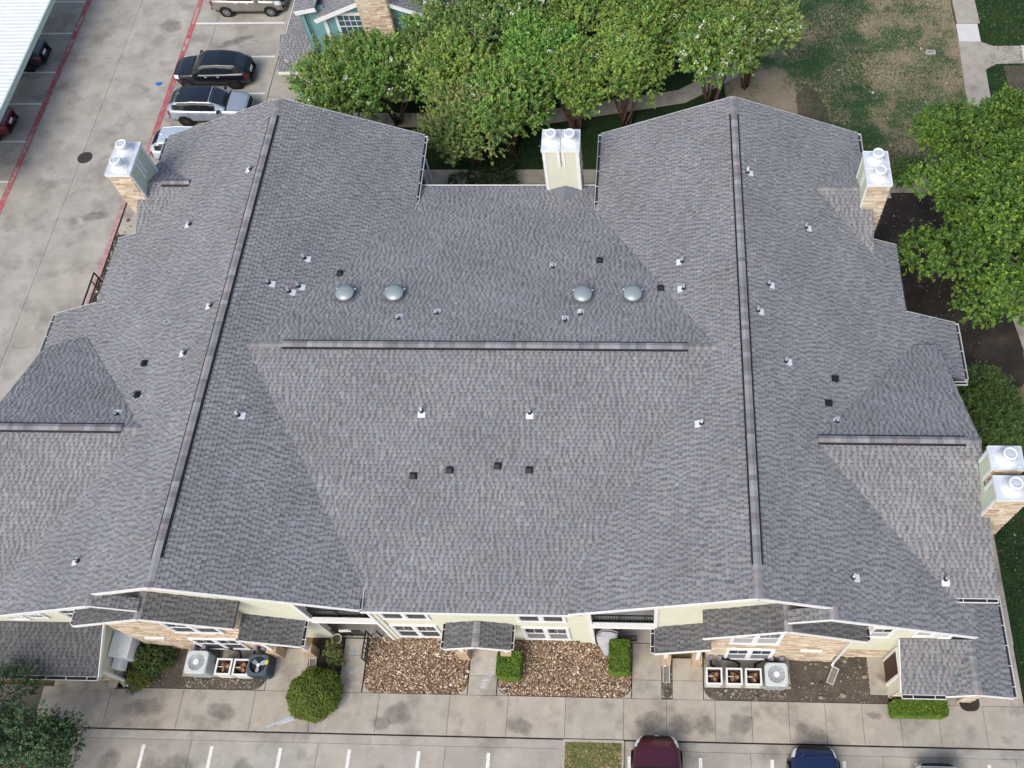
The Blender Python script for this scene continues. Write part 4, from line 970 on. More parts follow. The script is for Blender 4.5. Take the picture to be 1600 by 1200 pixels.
def ac_big(loc, label, m, dark=False, w=.92, h=.82):
    t = thing('air_conditioner', label, 'air conditioner', loc, 0, 'condensing units on the concrete pads')
    o = rounded(w, w, .14); mb = MB(); k = len(o)
    mb.add([(*p, .0) for p in o] + [(p[0] * 1.0, p[1] * 1.0, h) for p in o] + [(p[0] * .94, p[1] * .94, h + .04) for p in o], [(i, (i + 1) % k, k + (i + 1) % k, k + i) for i in range(k)] + [(k + i, k + (i + 1) % k, 2 * k + (i + 1) % k, 2 * k + i) for i in range(k)])
    ring_top(mb, [(p[0] * .94, p[1] * .94) for p in o], .34, h + .04)
    mb.build('cabinet', m, t)
    l = MB()
    for i in range(14):
        z = .08 + i * .05
        l.add([(p[0] * 1.012, p[1] * 1.012, z) for p in o] + [(p[0] * 1.012, p[1] * 1.012, z + .022) for p in o], [(j, (j + 1) % k, k + (j + 1) % k, k + j) for j in range(k)])
    l.build('louvre', m, t, kind='stuff')
    MB().lathe([(.34, h - .08), (.0, h - .09)], (0, 0, 0), 28).build('well', DARKIN if dark else mat('well_grey', (.30, .33, .36), .6, .1, 4), t)
    if dark:
        hub = MB().lathe([(.07, h - .06), (.07, h - .02), (0, h - .01)], (0, 0, 0), 12).build('hub', PLATE, t)
        for i in range(3):
            a = 2 * pi * i / 3 + .5
            P = [(.06, -.04), (.16, -.09), (.29, -.10), (.31, .06), (.2, .07), (.06, .04)]
            MB().poly([(x * cos(a) - y * sin(a), x * sin(a) + y * cos(a), h - .04 + y * .35) for x, y in P]).build('fan_blade', FANB, t)
    else:
        gr = MB()
        for r in np.linspace(.10, .34, 9): gr.lathe([(r, h + .035 + .03 * (1 - r / .34)), (r + .009, h + .037 + .03 * (1 - r / .34)), (r + .009, h + .028 + .03 * (1 - r / .34))], (0, 0, 0), 24)
        for i in range(12): 
            a = 2 * pi * i / 12; gr.beam((.1 * cos(a), .1 * sin(a), h + .055), (.35 * cos(a), .35 * sin(a), h + .033), .01, .008)
        gr.build('fan_grille', GALV, t)
        MB().lathe([(.12, h + .05), (.11, h + .075), (0, h + .08)], (0, 0, 0), 18).build('motor_cover', PLATE, t)
    return t
def ac_small(loc, label, seed, spin, w=.60, h=.74):
    r = random.Random(seed)
    t = thing('air_conditioner', label, 'air conditioner', loc, 0, 'condensing units on the concrete pads')
    mb = MB(); th = .03
    for s in (-1, 1):
        mb.bb(s * w / 2 - th / 2, s * w / 2 + th / 2, -w / 2 - .015, w / 2 + .015, .02, h); mb.bb(-w / 2 + .015, w / 2 - .015, s * w / 2 - th / 2, s * w / 2 + th / 2, .02, h)
    mb.build('cabinet', ACB, t)
    rm = MB().bb(-w / 2 - .03, w / 2 + .03, -w / 2 - .03, -w / 2 + .04, h, h + .025).bb(-w / 2 - .03, w / 2 + .03, w / 2 - .04, w / 2 + .03, h, h + .025).bb(-w / 2 - .03, -w / 2 + .04, -w / 2 + .04, w / 2 - .04, h, h + .025).bb(w / 2 - .04, w / 2 + .03, -w / 2 + .04, w / 2 - .04, h, h + .025)
    rm.build('top_frame', PLATE, t)
    MB().bb(-w / 2 + .02, w / 2 - .02, -w / 2 + .02, w / 2 - .02, .02, .10).build('base_pan', DARKIN, t)
    MB().lathe([(.255, h - .02), (.25, h - .02), (.24, .12), (.19, .11), (.185, h - .14), (.0, h - .16)], (0, 0, 0), 20).build('coil', RUST, t)
    for i in range(3):
        a = 2 * pi * i / 3 + spin; P = [(.03, -.03), (.12, -.08), (.2, -.06), (.2, .05), (.1, .05), (.03, .03)]
        MB().poly([(x * cos(a) - y * sin(a), x * sin(a) + y * cos(a), h - .08 + y * .4) for x, y in P]).build('fan_blade', mat('rusty_blade', (.30, .17, .10), .7, .3, 8), t)
    MB().bb(-w / 2 + .02, -.02, -.012, .012, h - .05, h - .03).build('motor_bracket', PLATE, t)
    l = MB()
    for i in range(10):
        z = .1 + i * .055
        l.bb(-w / 2 + .04, w / 2 - .04, -w / 2 - .022, -w / 2 - .012, z, z + .02); l.bb(-w / 2 - .022, -w / 2 - .012, -w / 2 + .04, w / 2 - .04, z, z + .02); l.bb(w / 2 + .012, w / 2 + .022, -w / 2 + .04, w / 2 - .04, z, z + .02)
    l.build('louvre', ACB, t, kind='stuff')
    return t
def pipe(t, pts): MB().tube(pts, .05, 8).build('refrigerant_pipe', HOSE, t)
u = ac_big((-18.28, 7.48, .05), 'large pale condensing unit left of the two rusty small ones, under the left stone bay', ACW)
pipe(u, [(-.3, .42, .3), (-.42, .62, .35), (-.3, .68, .5), (-.1, .7, .7)]); pipe(u, [(.45, .1, .12), (.6, .3, .12), (.55, .66, .3), (.2, .7, .6)])
u = ac_small((-17.15, 7.33, .05), 'small beige condensing unit with rusty inside, beside the large pale unit at the left bay', 1, .3)
pipe(u, [(.32, .1, .2), (.5, .35, .25), (.35, .75, .35), (-.3, .82, .5), (-.8, .82, .6)])
u = ac_small((-16.42, 7.32, .05), 'small beige condensing unit with rusty inside, beside the dark unit with blue fan blades', 2, 1.2)
u = ac_big((-15.72, 7.42, .05), 'dark blue grey condensing unit with open fan blades at the pad corner', ACD, True, .84, .80)
pipe(u, [(-.3, .4, .2), (-.5, .5, .25), (-.35, .72, .5), (-.1, .75, .7)]); pipe(u, [(.1, .42, .2), (.15, .6, .3), (.1, .74, .6)])
MB().box((.36, .1, .80), (.12, .16, .1)).build('yellow_tag', mat('yellow_tape', (.62, .56, .06), .6, .1, 5), u)
u = ac_small((2.88, 7.36, .05), 'small beige condensing unit with rusty inside, nearest the right porch column', 3, .8)
pipe(u, [(0, .3, .2), (.05, .45, .3), (-.1, .5, .4), (-.1, .78, .6)])
u = ac_small((3.68, 7.36, .05), 'small beige condensing unit with rusty inside, middle of three below the right bay', 4, 2.1)
pipe(u, [(.2, .32, .2), (.28, .6, .2), (0, .72, .35), (-.45, .72, .6)])
u = ac_small((4.45, 7.36, .05), 'small beige condensing unit with rusty inside, touching the large pale one at the right bay', 5, 3.0)
pipe(u, [(.1, .32, .2), (.15, .6, .2), (.5, .75, .4), (.9, .78, .6)])
u = ac_big((5.36, 7.46, .05), 'large pale condensing unit with round grille at the end of the right row', ACW)
pipe(u, [(-.1, .42, .2), (-.2, .6, .3), (-.1, .72, .6)])
def disconnects(xs, nm='disconnect_box'):
    for x in xs:
        t = tag(MB().bb(x - .08, x + .08, 8.02, 8.14, .55, .95).bb(x - .03, x + .03, 8.05, 8.1, .06, .55).build(nm, GREYBOX), 'placeholder', 'electrical box', 'grey disconnect boxes on the stone bays'); yield t
for o, lb in zip(disconnects((-18.55, -18.1, -15.95, -15.6, 2.75, 3.1, 5.2, 5.6)), (
    'grey disconnect box behind the large pale unit at the left bay, outer one', 'grey disconnect box behind the large pale unit at the left bay, next to the hoses',
    'grey disconnect box behind the dark unit at the left bay, inner one', 'grey disconnect box behind the dark unit, at the corner of the left bay',
    'grey disconnect box at the porch end of the right bay', 'grey disconnect box second from the porch end of the right bay',
    'grey disconnect box behind the large pale unit at the right bay, window side', 'grey disconnect box behind the large pale unit at the right bay, outer side')): o['label'] = lb

# meter cabinets on the left end wall
t = thing('meter_cabinet', 'large white meter cabinet on the cream wall by the left corner', 'cabinet', (-21.42, 7.95, 0))
CABW = mat('cabinet_white', (.86, .87, .88), .5, .04, 4); MB().bb(0, .55, -.5, .42, .75, 1.62).build('cabinet', CABW, t); MB().bb(.55, .57, -.44, .36, .82, 1.56).build('door', CABW, t); MB().bb(.57, .585, .22, .26, 1.2, 1.32).build('handle', GALV, t); MB().add([(-.0, -.54, 1.94), (.62, -.54, 1.60), (.62, .46, 1.60), (0, .46, 1.94), (0, -.54, 1.98), (.62, -.54, 1.64), (.62, .46, 1.64), (0, .46, 1.98)], [(4, 5, 6, 7), (0, 1, 5, 4), (1, 2, 6, 5), (2, 3, 7, 6)]).build('lid', mat('cabinet_lid', (.82, .85, .86), .5, .05, 4, col2=(.55, .57, .55), scale2=3, mix2=.68), t)
t2 = thing('meter_box', 'smaller white box below and in front of the large meter cabinet', 'cabinet', (-21.42, 7.25, 0))
MB().bb(0, .3, -.2, .2, .9, 1.5).build('cabinet', CABW, t2); MB().bb(.3, .32, -.15, .15, .95, 1.45).build('door', WHITE, t2)

def splash(loc, rz, label, m):
    t = thing('splash_block', label, 'splash block', loc, rz, 'splash blocks under the downspouts')
    MB().bb(-.15, .15, -.36, .36, .0, .04).bb(-.15, -.11, -.36, .36, .04, .09).bb(.11, .15, -.36, .36, .04, .09).bb(-.11, .11, .32, .36, .04, .09).build('tray', m, t)
    MB().bb(-.10, .10, -.33, .30, .041, .05).build('silt', mat('tray_silt', (.2, .19, .17), .9, .2, 8), t)
SPM = mat('splash_concrete', (.48, .47, .44), .85, .1, 4)
splash((-13.72, 7.55, .02), .1, 'pale splash block beside the round bush', SPM); splash((.98, 7.55, .02), 0, 'pale splash block on the narrow bed left of the right bay', SPM)
splash((7.75, 7.62, .02), -.45, 'tilted pale splash block in the dirt at the right bay corner', SPM)
splash((-21.15, 6.62, .02), .6, 'grey splash block at the left downspout by the flagstones', mat('grey_block', (.25, .25, .25), .85, .2, 5))
FL = mat('flagstone', (.46, .40, .31), .9, .15, 5, .3, 20)
for i, (x, y, pts, lb) in enumerate(((-21.95, 6.75, [(-.2, -.2), (.16, -.22), (.2, .14), (-.04, .25), (-.2, .1)], 'flat tan stone nearer the step, under the left gutter'), (-21.5, 6.76, [(-.22, 0), (.02, -.2), (.24, -.02), (.12, .2), (-.1, .19)], 'flat tan stone beside the grey splash block'))):
    tag(MB().prism([(x + a, y + b) for a, b in pts], .0, .09).build('flagstone', FL), lb, 'stone')

# black rails at the left walk and by the lot
t = thing('handrail', 'black metal handrail frame at the edge of the chalked walk', 'handrail', (-11.45, 8.1, 0))
for nm, a, b in (('post', (0, -.35, 0), (0, -.35, .95)), ('post', (0, .75, 0), (0, .75, .95)), ('top_rail', (0, -.35, .95), (0, .75, .95)), ('mid_rail', (0, -.35, .5), (0, .75, .5)), ('side_rail', (0, .75, .95), (.45, .75, .95)), ('side_rail', (0, .75, .5), (.45, .75, .5)), ('post', (.45, .75, 0), (.45, .75, .95))):
    MB().beam(a, b, .05, .05, None, (1, 0, 0)).build(nm, BLACKMETAL, t)
for y in np.linspace(-.1, .5, 4): MB().beam((0, y, .05), (0, y, .95), .03, .03, None, (1, 0, 0)).build('baluster', BLACKMETAL, t)
t = thing('handrail', 'black metal kerb rail beside the lot at the left eave', 'handrail', (-28.3, 25.8, 0))
for nm, a, b in (('post', (0, -1.6, -.1), (0, -1.6, .95)), ('post', (0, 1.0, -.1), (0, 1.0, .95)), ('top_rail', (0, -1.6, .95), (0, 1.0, .95)), ('mid_rail', (0, -1.6, .5), (0, 1.0, .5)), ('side_rail', (0, 1.0, .95), (.25, 1.0, .95)), ('side_rail', (0, .5, .95), (.6, -.1, .95))):
    MB().beam(a, b, .06, .06, None, (1, 0, 0)).build(nm, BLACKMETAL, t)
# planter, cloth, papers
t = thing('plant_pot', 'round white rimmed pot of dry soil at the patio edge', 'plant pot', (-12.82, 8.66, 0))
MB().lathe([(.13, 0), (.20, .30), (.22, .32), (.205, .34), (.18, .33), (.17, .27)], (0, 0, 0), 22).build('pot', mat('pot_glaze', (.52, .52, .42), .6, .1, 5), t); MB().lathe([(.175, .28), (0, .30)], (0, 0, 0), 16).build('soil', DIRT, t)
t = thing('grill_cover', 'grey cloth cover hanging to a point over the patio edge', 'cover', (-1.45, 8.72, 0))
P = [(-.45, .15, .95), (-.2, .28, 1.0), (.15, .27, .98), (.45, .18, .92), (-.42, -.05, .80), (-.15, .0, .93), (.15, .0, .9), (.36, .0, .82), (-.30, -.25, .5), (-.12, -.24, .62), (.08, -.22, .58), (.22, -.2, .5), (-.12, -.5, .15), (-.03, -.52, .2), (.02, -.52, .16), (.06, -.48, .12)]
m = MB().add(P, [(i * 4 + j, i * 4 + j + 1, i * 4 + j + 5, i * 4 + j + 4)[::-1] for i in range(3) for j in range(3)]); 
m.add([(x * .98, y + .12, z - .06) for x, y, z in P], [(i * 4 + j, i * 4 + j + 1, i * 4 + j + 5, i * 4 + j + 4) for i in range(3) for j in range(3)])
m.build('cloth', mat('grey_cloth', (.40, .40, .43), .9, .1, 4, .4, 12), t, True); MB().bb(-.35, .35, .0, .45, .1, .8).build('grill_body', BLACKMETAL, t)
t = tag(MB().box((-12.35, 8.84, .94), (.42, .05, .22), .05).box((-12.2, 8.85, .88), (.25, .06, .1), .0).build('towel', mat('white_cloth', (.72, .72, .74), .9, .05, 6)), 'white cloth hung over the lower patio railing', 'towel')

# chalk on the walk
def chalk(name, pts, m, soft=.12):
    c = np.mean(pts, 0); n = len(pts); z = .005 + random.random() * .004
    V = [(*c, z)] + [(*(c + (np.array(p) - c) * s_), z) for s_ in (.35, .68, 1.0) for p in pts]; w_ = [1.] + [1.] * n + [.82] * n + [.2] * n
    F = [(0, 1 + i, 1 + (i + 1) % n) for i in range(n)] + [(1 + k * n + i, 1 + (k + 1) * n + i, 1 + (k + 1) * n + (i + 1) % n, 1 + k * n + (i + 1) % n) for k in range(2) for i in range(n)]
    me = mesh_from(name, np.array(V), F, np.ones((len(F), 3)), m); me.attributes.remove(me.attributes['tint'])
    at = me.attributes.new('tint', 'FLOAT_COLOR', 'POINT'); at.data.foreach_set('color', np.repeat(np.array(w_, np.float32)[:, None], 4, 1).ravel())
    return link(name, me, pav)
CW, CB, CPK = chalk_mat('chalk_white', (.68, .68, .68), .33), chalk_mat('chalk_blue', (.30, .55, .64), .36), chalk_mat('chalk_pink', (.60, .42, .40), .38)
def blob(x, y, rx, ry, a=0, n=14): 
    return [(x + rx * cos(t) * cos(a) * random.uniform(.8, 1.15) - ry * sin(t) * sin(a), y + rx * cos(t) * sin(a) + ry * sin(t) * cos(a) * random.uniform(.8, 1.15)) for t in np.linspace(0, 2 * pi, n + 1)[:-1]]
for x, y, rx, ry, m in ((-12.0, 7.4, .38, .2, CW), (-12.25, 6.95, .2, .22, CPK), (-11.9, 6.95, .28, .2, CW), (-12.1, 8.1, .14, .35, CB), (-11.8, 8.2, .12, .4, CPK), (-12.0, 7.42, .2, .1, CB), (-12.1, 6.65, .34, .12, CW), (-11.95, 6.35, .12, .3, CW), (-12.3, 7.8, .2, .1, CPK)): chalk('chalk_mark', blob(x, y, rx, ry), m)
pts = [(-13.97 - 1.5 * t, 5.72 - .50 * t - .14 * t * t) for t in np.linspace(0, 1, 8)]; lo = [(x + .03, y - .12 - .06 * (1 - i / 7)) for i, (x, y) in enumerate(pts)]
chalk('chalk_mark', pts + lo[::-1], chalk_mat('chalk_sky', (.50, .60, .62), .22)); chalk('chalk_mark', [(x - .06, y - .12) for x, y in pts[:5]] + [(x, y - .08) for x, y in lo[:5]][::-1], chalk_mat('chalk_lilac', (.68, .60, .72), .15))
for _ in range(5): chalk('chalk_mark', blob(-6.55 + random.uniform(-.35, .35), 8.0 - random.random() * 1.1, .3, .25), CW)

# oil and tyre grime on the slabs
OIL = chalk_mat('oil_grime', (.12, .113, .105), .20); OIL.node_tree.nodes['Map Range'].inputs[2].default_value = .75; OIL.node_tree.nodes['Map Range'].inputs[4].default_value = .55; OIL.node_tree.nodes['Noise Texture'].inputs['Scale'].default_value = 2.8
lots_p = lots
for x, y, rx, ry in ((-9.9, 5.75, .75, .55), (-10.5, 5.4, .5, .35), (-4.9, 5.4, .7, .4), (.3, 5.7, .8, .5), (1.6, 5.6, .7, .5), (2.5, 5.6, .55, .45), (4.0, 5.7, .7, .5), (6.7, 5.45, .8, .35), (9.3, 6.1, .4, .2), (-20.4, 5.8, 1.1, .5), (-17.2, 5.7, .8, .4)):
    chalk('grime_patch', blob(x, y, rx, ry, random.uniform(-.3, .3), 18), OIL)
pav_keep = pav; pav = lots
for x, y, rx, ry in ((-18.6, 3.3, .9, .9), (-15.9, 3.2, .7, .9), (-10.4, 3.2, .6, .8), (-4.2, 3.3, .8, .7), (3.9, 3.6, .15, .35), (9.2, 3.6, .3, .3), (-21.4, 3.6, .6, .8)):
    o_ = chalk('grime_patch', blob(x, y, rx, ry, random.uniform(-.3, .3), 18), OIL); o_.location.z = LZ + .004
pav = lotw
for x, y, rx, ry in ((-29.8, 46.3, .9, .7), (-25.3, 44.9, 1.5, .4), (-30.2, 31.3, 1.0, .4)):
    o_ = chalk('grime_patch', blob(x, y, rx, ry, random.uniform(-.5, .5), 18), OIL); o_.location.z = LZ + .004
pav = pav_keep

# river rock, gravel, litter: countless
ICO = None
def ico():
    p = (1 + 5 ** .5) / 2
    v = np.array([(-1, p, 0), (1, p, 0), (-1, -p, 0), (1, -p, 0), (0, -1, p), (0, 1, p), (0, -1, -p), (0, 1, -p), (p, 0, -1), (p, 0, 1), (-p, 0, -1), (-p, 0, 1)], float) / sqrt(1 + p * p)
    f = np.array([(0, 11, 5), (0, 5, 1), (0, 1, 7), (0, 7, 10), (0, 10, 11), (1, 5, 9), (5, 11, 4), (11, 10, 2), (10, 7, 6), (7, 1, 8), (3, 9, 4), (3, 4, 2), (3, 2, 6), (3, 6, 8), (3, 8, 9), (4, 9, 5), (2, 4, 11), (6, 2, 10), (8, 6, 7), (9, 8, 1)])
    return v, f
IV, IF = ico()
def scatter_rocks(name, polys, dens, size, cols, z=0., flat=.6, sizevar=.45):
    pos = []; 
    for poly in polys:
        hp = halfplanes(poly); a = np.array(poly); lo, hi = a.min(0), a.max(0)
        n = int(dens * (hi - lo).prod()); p = lo + rng.random((n, 2)) * (hi - lo); ok = np.ones(n, bool)
        for ha, hb, hc in hp: ok &= p[:, 0] * ha + p[:, 1] * hb < hc - size * .6
        pos.append(p[ok])
    pos = np.concatenate(pos); n = len(pos)
    sc = size * np.exp(rng.normal(0, sizevar, n))[:, None, None] * rng.uniform(.6, 1.2, (n, 1, 3)) * np.array([1, .8, flat])
    a = rng.random(n) * 2 * pi; V = IV[None] * sc * rng.uniform(.8, 1.2, (n, 12, 1))
    tl = rng.normal(0, .35, n)[:, None]
    V[:, :, 2] += V[:, :, 0] * tl
    x = V[:, :, 0] * np.cos(a)[:, None] - V[:, :, 1] * np.sin(a)[:, None]; y = V[:, :, 0] * np.sin(a)[:, None] + V[:, :, 1] * np.cos(a)[:, None]
    V = np.stack([x + pos[:, :1], y + pos[:, 1:], V[:, :, 2] + z + sc[:, :, 2] * .45], -1).reshape(-1, 3)
    F = (IF[None] + (np.arange(n) * 12)[:, None, None]).reshape(-1, 3)
    C = np.array(cols)[rng.integers(0, len(cols), n)] * rng.uniform(.75, 1.2, (n, 1)); C = np.repeat(C, 20, 0)
    return link(name, mesh_from(name, V, F, C, ROCK), None, 'stuff')
RC = [(.30, .185, .115), (.40, .26, .16), (.21, .13, .08), (.52, .39, .27), (.34, .22, .14), (.70, .60, .48), (.26, .16, .10), (.45, .31, .19), (.16, .10, .07), (.80, .73, .62)]
scatter_rocks('river_rocks', [bedA, bedB], 820, .030, RC, .006, .6, .33)
GC = [(.34, .30, .24), (.2, .17, .13), (.5, .46, .4), (.12, .10, .08), (.26, .22, .17)]
scatter_rocks('gravel', [bedC, bedD, bedE], 60, .022, GC, .012)
scatter_rocks('gravel', [rect(2.8, 5.9, 6.62, 7.0), rect(-19, -16, 6.62, 7.0), rect(.82, 1.2, 6.9, 8.2)], 420, .022, GC, .012)
scatter_rocks('gravel', [rect(-28.55, -27.8, 12, 31)], 110, .04, GC, -.05)
scatter_rocks('fallen_leaves', [rect(9.2, 16.5, 12, 33), rect(8, 10, 34, 41), bedF], 18, .028, [(.19, .14, .09), (.12, .09, .07), (.3, .26, .2), (.08, .06, .05)], -.025, .2)
scatter_rocks('pale_litter', [rect(9.2, 16.5, 12, 33), rect(10, 18, 34, 47), rect(-11, -3, 30, 37)], .35, .05, [(.6, .58, .54), (.5, .42, .35)], -.02, .3)
scatter_rocks('roof_droppings', [rect(-17.2, -15.6, 8.05, 8.4)], 0, .03, [(.8, .8, .8)])if False else None
for i, (x, y, s) in enumerate(((8.1, 6.85, .16), (7.2, 6.75, .12), (9.05, 7.6, .15), (6.9, 7.3, .1), (8.3, 8.2, .12))):
    v = IV * np.array([s, s * .7, s * .5]) * rng.uniform(.8, 1.2, (12, 1)); me = mesh_from('loose_stone', v + np.array([0, 0, s * .3]), IF, np.tile((.34, .28, .21), (20, 1)), ROCK)
    o = link('loose_stone', me, None, None, (x, y, .01)); tag(o, ('tan loose stone near the walk edge in the right dirt bed', 'small tan stone at the walk edge below the splash block', 'tan stone against the concrete door pad', 'small stone beside the tilted splash block', 'pale stone close to the wall right of the bay')[i], 'stone')

# ------------------------------------------------------------------ plants
def leaf_mesh(name, pos, nrm, L, Wd, cols, m, parent=None, kind=None, hang=.25):
    n = len(pos); r = rng.normal(0, 1, (n, 3)); t = r - nrm * (r * nrm).sum(1, keepdims=True); t /= np.linalg.norm(t, axis=1, keepdims=True)
    t[:, 2] -= hang; b = np.cross(nrm, t); b /= np.maximum(np.linalg.norm(b, axis=1, keepdims=True), 1e-6)
    L = (np.ones(n) * L * rng.uniform(.65, 1.3, n))[:, None]; Wd = (np.ones(n) * Wd * rng.uniform(.7, 1.25, n))[:, None]
    lift = nrm * Wd * .25
    V = np.stack([pos - t * L * .5, pos + b * Wd * .5 + lift, pos + t * L * .5, pos - b * Wd * .5 + lift], 1).reshape(-1, 3)
    F = (np.arange(n) * 4)[:, None] + np.array([[0, 1, 2, 3]])
    me = mesh_from(name, V, F, cols, m); return link(name, me, parent, kind)
def unit(v): return v / np.maximum(np.linalg.norm(v, axis=-1, keepdims=True), 1e-9)
def crown_points(clumps, n, sprig=0, sprig_len=.45, shell=(.55, 1.02), up=.35):
    cl = np.array(clumps, float); w = (cl[:, 3] * cl[:, 4] + cl[:, 4] * cl[:, 5] + cl[:, 3] * cl[:, 5]); w /= w.sum()
    m = n // max(sprig, 1)
    k = rng.choice(len(cl), m, p=w); d = unit(rng.normal(0, 1, (m, 3))); d[:, 2] = np.where(d[:, 2] < -.35, -d[:, 2] * .5, d[:, 2])
    d = unit(d); rr = shell[0] + (shell[1] - shell[0]) * rng.random(m) ** .45
    rr *= 1 + .10 * np.sin(d[:, 0] * 7 + k) * np.sin(d[:, 1] * 6 + k * 2)
    p = cl[k, :3] + d * cl[k, 3:] * rr[:, None]
    out = unit(d / cl[k, 3:])
    if sprig:
        ax = unit(out + np.array([0, 0, up]) + rng.normal(0, .35, (m, 3))); L = sprig_len * rng.uniform(.5, 1.3, m)
        t = rng.random((m, sprig)); q = p[:, None] + ax[:, None] * (t * L[:, None])[..., None] + rng.normal(0, .05, (m, sprig, 3)) * (1.25 - t[..., None])
        nn = unit(out[:, None] * .5 + np.array([0, 0, .9]) + rng.normal(0, .5, (m, sprig, 3)))
        return q.reshape(-1, 3), nn.reshape(-1, 3), np.repeat(k, sprig), t.reshape(-1), np.repeat(np.arange(m), sprig)
    return p, unit(out * .6 + np.array([0, 0, .7]) + rng.normal(0, .5, (m, 3))), k, rr, np.arange(m)
def leaf_cols(k, t, sid, pal, ncl, tipcol=None):
    pal = np.array(pal); cb = rng.uniform(.8, 1.2, ncl)[k][:, None]
    base = pal[rng.integers(0, len(pal), sid.max() + 1)][sid] * rng.uniform(.72, 1.3, (len(k), 1)) * cb
    if tipcol is not None:
        f = (np.clip(t - .72, 0, 1) * 2.2 * (rng.random(sid.max() + 1)[sid] < .35))[:, None]; base = base * (1 - f) + np.array(tipcol) * f
    return base
MY = [(0.1951, 0.3135, 0.0707), (0.1489, 0.2736, 0.0627), (0.2412, 0.342, 0.0798), (0.1078, 0.2223, 0.0593), (0.2105, 0.3021, 0.0855)]
def stems(mb, base, targets, r0, bend=.3, seg=5, n=6):
    for tg in targets:
        b = np.array(base) + np.array([random.uniform(-.25, .25), random.uniform(-.25, .25), 0]); tg = np.array(tg, float)
        mid = (b + tg) / 2 + np.array([random.uniform(-bend, bend), random.uniform(-bend, bend), random.uniform(0, .4)])
        P = [(1 - s) ** 2 * b + 2 * s * (1 - s) * mid + s * s * tg for s in np.linspace(0, 1, seg)]
        mb.tube(P, list(np.linspace(r0, r0 * .35, seg)), n)
def myrtle(x, y, cz, r, label, seed, flowers=0, n=15000, hgt=None):
    R_ = random.Random(seed); t = thing('crape_myrtle_tree', label, 'tree', (x, y, -.06), 0, 'crape myrtles between the buildings')
    cl = [(0, 0, cz + .3, r * .62, r * .62, r * .5)]
    for i in range(9):
        a = 2 * pi * i / 9 + R_.uniform(-.3, .3); q = r * R_.uniform(.45, .72); rr = r * R_.uniform(.32, .48)
        cl.append((q * cos(a), q * sin(a), cz + R_.uniform(-.9, .35), rr, rr, rr * R_.uniform(.75, 1.0)))
    for i in range(4):
        a = R_.uniform(0, 2 * pi); q = r * R_.uniform(.1, .45); rr = r * .33; cl.append((q * cos(a), q * sin(a), cz + .75 + R_.uniform(-.2, .3), rr, rr, rr * .9))
    mb = MB(); stems(mb, (0, 0, 0), [(c[0] * .8, c[1] * .8, c[2] - .2) for c in cl[1:9]], .075, .35); mb.build('trunk', mat('myrtle_bark', (.16, .095, .07), .85, .25, 6, .4, 15), t, True)
    p, nn, k, tt, sid = crown_points(cl, n, 16, .62, (.42, .93), .55)
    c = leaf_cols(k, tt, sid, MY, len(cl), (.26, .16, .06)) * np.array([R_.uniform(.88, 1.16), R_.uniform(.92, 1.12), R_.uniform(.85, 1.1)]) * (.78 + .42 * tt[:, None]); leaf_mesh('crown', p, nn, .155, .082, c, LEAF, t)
    if flowers:
        top = np.nonzero((nn[:, 2] > .4) & (tt > .6) & (p[:, 2] > cz - .3))[0]; s = rng.choice(top, flowers)
        fp = (p[s][:, None] + rng.normal(0, .06, (flowers, 9, 3)) + np.array([0, 0, .06])).reshape(-1, 3); fn = unit(rng.normal(0, .5, fp.shape) + np.array([0, 0, 1]))
        leaf_mesh('blossom', fp, fn, .10, .09, np.tile((.78, .78, .72), (len(fp), 1)), LEAF, t)
    return t
MYR = [(-16.3, 37.1, 3.6, 2.6, 'leftmost crape myrtle, its left side hiding the teal wing porch', 26), (-14.2, 38.0, 4.0, 2.7, 'crape myrtle with bare stems over the path, second from the left', 24),
       (-11.4, 39.9, 4.3, 2.5, 'crape myrtle at the back below the stone chimney of the teal building', 14), (-9.7, 37.4, 4.6, 2.6, 'crape myrtle at the left of the dense clump over the dark courtyard', 8),
       (-7.4, 35.6, 4.3, 2.7, 'broad low crape myrtle reaching furthest into the courtyard beside the central chimney', 8), (-6.1, 38.2, 4.8, 2.35, 'crape myrtle directly behind the central chimney', 8),
       (-8.2, 41.0, 5.2, 2.8, 'crape myrtle behind the courtyard clump at the top of the frame', 14), (-3.9, 42.0, 5.1, 2.4, 'crape myrtle at the back between the courtyard clump and the reddish stemmed one', 5),
       (-9.4, 34.7, 4.0, 2.4, 'crape myrtle at the left front corner of the clump over the dark courtyard', 4),
       (-4.0, 37.2, 4.1, 1.95, 'small crape myrtle close behind the right flue of the central chimney', 3),
       (-1.2, 37.9, 4.4, 2.45, 'crape myrtle with reddish stems showing right of the central chimney', 5), (-.8, 40.9, 4.9, 2.4, 'crape myrtle behind the reddish stemmed one, at the top', 5),
       (3.6, 39.2, 4.5, 2.4, 'crape myrtle sprinkled with white blossom above the right gable peak', 50), (5.7, 40.8, 4.4, 2.4, 'rightmost crape myrtle beside the lawn, white blossom on its edge', 50), (2.6, 42.8, 5.0, 2.5, 'crape myrtle with blossom at the top frame edge near the lawn', 22)]
for i, (x, y, cz, r, lb, fl) in enumerate(MYR): myrtle(x, y, cz, r, lb, i, fl, 21000)

